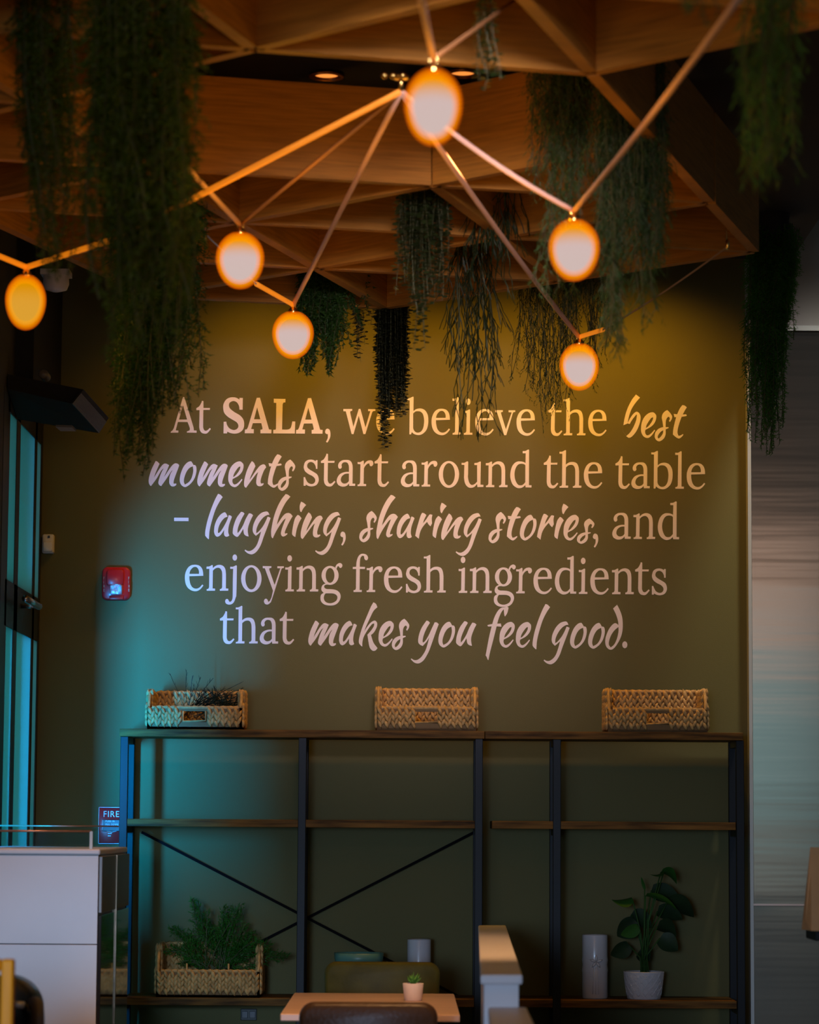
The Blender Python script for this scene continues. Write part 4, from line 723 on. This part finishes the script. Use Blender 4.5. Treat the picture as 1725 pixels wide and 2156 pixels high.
rbox(MB(), c.x, c.z, 54 * k_, 78 * k_, WY, WY - .045, .006).build('housing', m_red, t, smooth=True)
b = MB(); w2, h2 = 52 * k_, 76 * k_; yy = WY - .046
for lo, hi in (((-.5, -.5), (.5, -.485)), ((-.5, .485), (.5, .5)), ((-.5, -.5), (-.48, .5)), ((.48, -.5), (.5, .5))): b.box((c.x + lo[0] * w2, yy, c.z + lo[1] * h2), (c.x + hi[0] * w2, yy + .003, c.z + hi[1] * h2))
b.build('border_line', m_white, t)
text('FIRE', 217, 1720, 13, WY - .0462, m_white, t, xs=.92)
q = at(236, 1737, yy); b = MB(); b.box((q.x - 19 * k_, yy - .012, q.z - 13 * k_), (q.x + 19 * k_, yy + .002, q.z + 11 * k_)); ph_ = lab(b.build('pull_handle', m_dkp, t, bevel=.002), 'dark pull handle with white edge')
b = MB(); b.tube([q + V((-19 * k_, -.010, 10 * k_)), q + V((-19 * k_, -.010, -10 * k_)), q + V((0, -.010, -15 * k_)), q + V((19 * k_, -.010, -10 * k_)), q + V((19 * k_, -.010, 10 * k_))], .0018, 5); b.build('handle_outline', m_white, ph_)
text('PUSH IN', 222, 1731, 4.2, WY - .0585, m_white, t, xs=.8); text('PULL DOWN', 222, 1738, 4.2, WY - .0585, m_white, t, xs=.72)
MB().box((c.x - .012, yy - .001, c.z - .035), (c.x + .004, yy + .002, c.z - .031)).build('instruction_line', m_white, t); MB().box((c.x - .012, yy - .001, c.z - .045), (c.x - .0, yy + .002, c.z - .041)).build('instruction_line', m_white, t)
c = at(102.5, 1146, WY); t = thing('motion_sensor', 'small white motion sensor on the dark wall beside the door', 'sensor', c)
rbox(MB(), c.x, c.z, 25 * k_, 41 * k_, WY, WY - .028, .008).build('housing', m_plast, t, smooth=True)
rbox(MB(), c.x, c.z - 7 * k_, 19 * k_, 20 * k_, WY - .027, WY - .036, .006).build('lens', mat('sensor_lens', (.7, .68, .7), .3), t, smooth=True)
MB().box((c.x + .0, WY - .030, c.z + .024), (c.x + .008, WY - .026, c.z + .034)).build('emblem', m_dkp, t)
c = at(524, 2136, WY); t = thing('wall_outlet', 'dark double power outlet low on the wall under the lower shelf', 'outlet', c)
rbox(MB(), c.x, c.z, 34 * k_, 24 * k_, WY, WY - .008, .003).build('cover_plate', mat('dark_outlet_plate', (.05, .055, .05), .5), t)
for s_ in (-1, 1): rbox(MB(), c.x + s_ * 8 * k_, c.z, 12 * k_, 14 * k_, WY - .007, WY - .011, .003).build('socket', m_dkp, t)
# ================================================================= counter on the left
def atz(px_, py_, z):
    a = at(px_, py_, 1.0); return at(px_, py_, (z - HC) / (a.z - HC))
m_quartz = mat('white_quartz', (.66, .66, .70), .4, vary=.05, vscale=3); m_dark_gl = mat('black_gloss_panel', (.018, .016, .014), .08, coat=.5); m_taupe = mat('taupe_panel', (.13, .10, .085), .35)
cy = 10.0; cx1 = at(207, 1900, cy).x; czt = at(100, 1787, cy).z; cyb = 10.97; zs = at(100, 1988, cy).z
t = thing('service_counter', 'white quartz fronted service counter with dark glossy side at the lower left', 'counter', (cx1, cy, 0))
MB().box((XL + .006, cy, 0), (cx1 - .002, cyb, zs - .0015)).build('front_panel', m_quartz, t, bevel=.001)
MB().box((XL + .006, cy, zs + .0015), (cx1 - .002, cyb, czt - .022)).build('front_panel', m_quartz, t, bevel=.001)
MB().box((XL + .006, cy - .004, czt - .021), (cx1 + .004, cyb, czt)).build('countertop', m_quartz, t, bevel=.006)
for y0, y1 in ((cy + .004, cy + .47), (cy + .49, cyb)):
    zc = at(207, 1925, cy).z
    lab(MB().box((cx1, y0, zc + .004), (cx1 + .012, y1, czt - .025)).build('side_panel', m_taupe, t, bevel=.002), 'taupe upper side panel'); lab(MB().box((cx1, y0, .05), (cx1 + .012, y1, zc - .004)).build('side_panel', m_dark_gl, t, bevel=.002), 'black glossy side panel')
MB().box((cx1, cy + .472, .05), (cx1 + .016, cy + .488, czt - .025)).build('edge_strip', mat('bronze_strip', (.25, .18, .12), .35, .8), t)
m_clear = bpy.data.materials.new('clear_glass'); m_clear.use_nodes = True; nt = m_clear.node_tree; nt.nodes.clear()
o_ = nt.nodes.new('ShaderNodeOutputMaterial'); tb = nt.nodes.new('ShaderNodeBsdfTransparent'); gb = nt.nodes.new('ShaderNodeBsdfGlossy'); gb.inputs['Roughness'].default_value = .02; fr = nt.nodes.new('ShaderNodeFresnel'); mx = nt.nodes.new('ShaderNodeMixShader')
tb.inputs[0].default_value = (.86, .93, .92, 1); nt.links.new(fr.outputs[0], mx.inputs[0]); nt.links.new(tb.outputs[0], mx.inputs[1]); nt.links.new(gb.outputs[0], mx.inputs[2]); nt.links.new(mx.outputs[0], o_.inputs[0])
g = thing('glass_guard', 'low clear glass guard with thin metal rails on the service counter', 'glass guard', (cx1 - .2, cy + .4, czt))
ra, rb_ = at(-40, 1749, 10.06), at(193, 1751, 10.06); rc, rd = at(-40, 1738, 10.9), at(250, 1741, 10.9)
x0 = XL + .02; m_rail = mat('bronze_rail', (.45, .25, .16), .35, .7)
MB().tube([(x0, 10.06, ra.z), (rb_.x, 10.06, ra.z)], .004, 8).build('rail', m_rail, g, smooth=True)
MB().tube([(x0, 10.9, rc.z), (rd.x, 10.9, rc.z)], .003, 8).build('rail', m_rail, g, smooth=True)
MB().box((rb_.x - .006, 10.055, czt), (rb_.x + .004, 10.065, ra.z)).build('end_post', mat('pale_post', (.5, .55, .56), .4), g)
MB().box((x0, 10.057, czt), (rb_.x - .007, 10.063, ra.z - .004)).build('glass_pane', m_clear, g)
MB().box((x0, 10.897, czt), (rd.x, 10.903, rc.z - .004)).build('glass_pane', m_clear, g)
# ================================================================= half-height divider
m_wpaint = mat('white_painted_wood', (.68, .66, .68), .38)
zc = .97; a0, a1, b1, b0 = [atz(x, y, zc) for x, y in ((1007, 1948), (1066, 1948), (1101, 2052), (1012, 2052))]
def prism(P, z0, z1):
    b = MB(); b.v += [V((p.x, p.y, z0)) for p in P] + [V((p.x, p.y, z1)) for p in P]; n = len(P)
    b.f += [tuple(range(n))[::-1], tuple(range(n, 2 * n))] + [(i, (i + 1) % n, n + (i + 1) % n, n + i) for i in range(n)]; return b
t = thing('divider_wall', 'white half-height divider with rounded cap beside the dining table', 'divider', ((b0.x + b1.x) / 2, b0.y, 0))
prism([a0, a1, b1, b0], zc - .026, zc).build('cap', m_wpaint, t, bevel=.006)
ins = lambda p, q, f: p.lerp(q, f)
body = [ins(a0, a1, .09), ins(a1, a0, .09), ins(b1, b0, .09), ins(b0, b1, .09)]; 
for q in (body[2], body[3]): q.y += .02
prism(body, 0, zc - .026).build('panel', m_wpaint, t)
zl = .885; l0, l1 = atz(1030, 2124, zl), atz(1112, 2124, zl); n0, n1 = atz(1034, 2185, zl), atz(1140, 2185, zl); yl = body[2].y - .002
l0.y = l1.y = yl; dx0 = (n0 - atz(1030, 2124, zl)); s0 = V((l0.x + dx0.x, n0.y, zl)); s1 = V((n1.x, n1.y, zl))
prism([l0, l1, s1, s0], zl - .026, zl).build('lower_cap', m_wpaint, t, bevel=.006)
prism([ins(l0, l1, .1), ins(l1, l0, .1), ins(s1, s0, .1), ins(s0, s1, .1)], 0, zl - .026).build('lower_panel', m_wpaint, t)
# ================================================================= dining table and chairs
m_top = mat('pale_laminate', (.62, .42, .30), .28, vary=.12, vscale=3, stretch=(1, 6, 1)); m_edge = mat('grey_metal', (.4, .4, .42), .35, .8)
T = [atz(x, y, .75) for x, y in ((612, 2090), (1008, 2093), (1024, 2136), (590, 2134))]
xl, xr, yn, yf_ = T[3].x, min(T[1].x, b0.x - .02), T[3].y, T[0].y
t = thing('dining_table', 'small pale topped dining table beside the white divider', 'table', ((xl + xr) / 2, (yn + yf_) / 2, 0))
MB().box((xl, yn, .725), (xr, yf_, .75)).build('tabletop', m_top, t, bevel=.004)
cx_, cy_ = (xl + xr) / 2, (yn + yf_) / 2
for y in (yn + .25, yf_ - .25): MB().lathe([(.03, .03), (.03, .715), (.09, .718), (.09, .725)], (cx_, y, 0), 20).build('leg', m_post, t, smooth=False); MB().box((cx_ - .22, y - .03, 0), (cx_ + .22, y + .03, .03)).build('foot', m_post, t, bevel=.004)
m_lea = mat('olive_leather', (.150, .112, .012), .55, spec=.35, bump=.06, bscale=90, vary=.2, vscale=12); m_brn = mat('dark_brown_leather', (.050, .024, .010), .4, spec=.3, bump=.12, bscale=90); m_leg = mat('chair_leg_wood', (.12, .06, .03), .5)
def chair(label, xc, yb_, w_, ztop, face, m):
    t = thing('dining_chair', label, 'chair', (xc, yb_ + face * .22, 0)); h0 = .50; n = 9; TH_ = .055
    b = MB(); rows = []
    def prof(s_): return .5 * w_ - .012 + .012 * min(1, s_ * 3)
    ring = []
    R_ = .045
    pts = [(-w_ / 2 + .012, h0), (w_ / 2 - .012, h0)] + [(w_ / 2 - R_ + R_ * math.cos(a), ztop - R_ + R_ * math.sin(a)) for a in [math.pi / 2 * i / 6 for i in range(7)]] + [(-w_ / 2 + R_ - R_ * math.sin(a), ztop - R_ + R_ * math.cos(a)) for a in [math.pi / 2 * i / 6 for i in range(7)]]
    N_ = len(pts); mid = (0, (h0 + ztop) / 2)
    for yy_, k in ((0, .93), (.008, .98), (.02, 1), (TH_ - .02, 1), (TH_ - .008, .98), (TH_, .93)):
        b.v += [V((xc + mid[0] + (x - mid[0]) * k, yb_ + yy_ - TH_ / 2, mid[1] + (z - mid[1]) * k)) for x, z in pts]
    for i in range(5):
        for j in range(N_): b.f.append((i * N_ + j, i * N_ + (j + 1) % N_, (i + 1) * N_ + (j + 1) % N_, (i + 1) * N_ + j))
    b.f += [tuple(range(N_)), tuple(range(5 * N_, 6 * N_))[::-1]]
    b.build('backrest', m, t, smooth=True)
    ys = sorted((yb_ + face * .03, yb_ + face * .45)); MB().box((xc - w_ / 2 + .005, ys[0], .41), (xc + w_ / 2 - .005, ys[1], .48)).build('seat', m, t, bevel=.018)
    for sx_ in (-1, 1): MB().box((xc + sx_ * (w_ / 2 - .045) - .012, yb_ - .012, .41), (xc + sx_ * (w_ / 2 - .045) + .012, yb_ + .012, .52)).build('back_support', m_leg, t)
    for sx_ in (-1, 1):
        for y_ in (ys[0] + .03, ys[1] - .03): MB().tube([(xc + sx_ * (w_ / 2 - .04), y_, .415), (xc + sx_ * (w_ / 2 - .02), y_, 0)], [.018, .012], 10).build('leg', m_leg, t, smooth=True)
    return t
zz = at(776, 2110, 8.75).z; chair('dark brown padded dining chair at the near end of the table', at(776, 2130, 8.75).x, 8.75, 288 * mpp(8.75), zz, 1, m_brn)
zz = at(805, 2025, 11.1).z; chair('olive green leather dining chair at the far end of the table', at(805, 2050, 11.1).x, 11.1, 241 * mpp(11.1), zz, -1, m_lea)
# succulent on the table
s_ = atz(870, 2107, .75); k_ = mpp(s_.y); t = thing('potted_succulent', 'small green succulent in a pale tapered pot on the dining table', 'plant', (s_.x, s_.y, .75)); h = 36 * k_
MB().lathe([(.001, 0), (17 * k_, 0), (18.5 * k_, .004), (22 * k_, h - .002), (21.5 * k_, h), (19.5 * k_, h), (19 * k_, h - .008), (.001, h - .009)], (s_.x, s_.y, .75), 32).build('pot', mat('pale_stoneware', (.66, .56, .50), .6), t, smooth=True)
m_suc = leafmat('succulent_leaf', (.10, .30, .05), .2)
for i in range(16):
    a = i * 2.4; tl = .15 + .75 * (i / 16); d = V((math.cos(a) * tl, math.sin(a) * tl, 1 - tl * .45)).normalized(); c = V((s_.x, s_.y, .75 + h - .006)); b = MB(); L_ = .032 + .008 * (i % 3)
    b.spindle(c + d * L_ * .5, d, L_, .0058, .0032, V((0, 0, 1)) if abs(d.z) < .9 else V((1, 0, 0))); b.build('leaf', m_suc, t, smooth=True)
# ================================================================= things at the edges of the frame
m_oak = mat('orange_oak', (.85, .27, .004), .5, spec=.2, vary=.12, vscale=5, stretch=(8, 8, 1))
xr_ = at(29, 2100, 7.0).x; zt_ = at(10, 2019, 7.0).z; t = thing('wooden_chair', 'tall orange oak framed chair with dark padding at the bottom left edge', 'chair', (xr_ - .22, 7.2, 0)); xl_ = xr_ - .44
for a, c in (((xl_, 6.98, .0), (xl_ + .045, 7.02, zt_ - .03)), ((xr_ - .030, 6.98, 0), (xr_, 7.02, zt_ - .0))): MB().box(a, c).build('upright', m_oak, t, bevel=.006)
MB().box((xl_ + .0, 6.98, zt_ - .030), (xr_ - .031, 7.02, zt_)).build('top_rail', m_oak, t, bevel=.006)
MB().box((xl_ + .05, 6.975, .66), (xr_ - .032, 7.025, zt_ - .034)).build('back_pad', mat('dark_olive_pad', (.045, .035, .02), .6), t, bevel=.014)
MB().box((xl_ + .0, 7.025, .60), (xr_ - .0, 7.42, .65)).build('seat', m_oak, t, bevel=.008)
for x in (xl_ + .02, xr_ - .02): MB().box((x - .018, 7.38, 0), (x + .018, 7.41, .60)).build('leg', m_oak, t)
m_blk = mat('black_gloss_plastic', (.012, .012, .012), .3); d_ = 8.1; c = at(12, 2128, d_); t = thing('black_machine', 'black rounded machine with metal bar and side disc at the bottom left', 'appliance', (c.x, d_, 0)); k_ = mpp(d_)
RX = Matrix.Rotation(math.radians(-90), 3, 'X'); RY = Matrix.Rotation(math.radians(90), 3, 'Y')
MB().lathe([(.001, -.10), (62 * k_, -.10), (72 * k_, -.085), (74 * k_, 0), (72 * k_, .085), (62 * k_, .10), (.001, .10)], c, 48, M=RX).build('round_housing', m_blk, t, smooth=True)
MB().box((c.x - .07, d_ - .07, 0), (c.x + .06, d_ + .07, c.z - .05)).build('pedestal', m_blk, t, bevel=.01)
dc = at(74, 2150, d_ - .13); MB().lathe([(.001, -.014), (46 * k_, -.014), (50 * k_, -.006), (50 * k_, .006), (46 * k_, .014), (.001, .014)], dc, 40, M=Matrix.Rotation(math.radians(18), 3, 'Z') @ RY, sy=1).build('side_disc', mat('smoky_disc', (.16, .12, .10), .4), t, smooth=True)
e = at(25, 2116, d_ - .14); f_ = at(52, 2117, d_ - .14); MB().tube([e, f_], 8 * k_, 20).build('chrome_bar', mat('chrome', (.8, .8, .85), .45, .6), t, smooth=True)
MB().tube([f_, dc], .010, 10).build('axle', m_blk, t, smooth=True); MB().tube([e + V((0, .0, 0)), e + V((-.01, .08, 0))], .012, 10).build('bar_mount', m_blk, t)
# kraft bag on its shelf
m_kraft = mat('kraft_paper', (.62, .36, .16), .8, bump=.2, bscale=30, vary=.08, vscale=8); d_ = 9.0
pa, pb_, pc_, pd = at(1690, 1948, d_ + .10), at(1709, 1960, d_), at(1711, 1790, d_ + .02), at(1702, 1840, d_ + .10); zb = pb_.z
t = thing('kraft_bag', 'brown folded kraft paper bag at the right edge of the frame', 'bag', (pb_.x + .1, d_ + .08, zb)); W_ = .22; zt_ = at(1711, 1784, d_).z
F = [V((pb_.x, d_, zb)), V((pb_.x + W_, d_, zb)), V((pb_.x + W_ - .004, d_ + .055, zt_)), V((pc_.x, d_ + .055, zt_))]; B_ = [V((pa.x, d_ + .12, zb)), V((pb_.x + W_ + .02, d_ + .12, zb)), V((pb_.x + W_, d_ + .065, zt_)), V((pc_.x, d_ + .065, zt_))]
gm = V((pa.x + .004, d_ + .06, zb + .03)); gt = V((pc_.x + .012, d_ + .06, zt_))
b = MB(); b.v += F + B_ + [gm, gt]; b.f += [(0, 1, 2, 3), (5, 4, 7, 6), (0, 3, 9, 8), (8, 9, 7, 4), (1, 5, 6, 2), (0, 8, 4), (0, 4, 5, 1), (3, 2, 6, 7, 9)]
b.build('bag_body', m_kraft, t); MB().box((pc_.x + .002, d_ + .050, zt_ - .03), (pb_.x + W_ - .005, d_ + .056, zt_)).build('folded_top', m_kraft, t)
sh = thing('pickup_shelf', 'narrow dark shelf end holding the kraft bag', 'shelf', (pb_.x + .3, d_ + .06, 0)); xs_ = at(1716, 1970, d_).x
MB().box((xs_, d_ - .02, zb - .03), (xs_ + .6, d_ + .2, zb)).build('board', m_post, sh, bevel=.003)
for x in (xs_ + .35, xs_ + .55): MB().box((x, d_ + .05, 0), (x + .04, d_ + .09, zb - .03)).build('leg', m_post, sh)
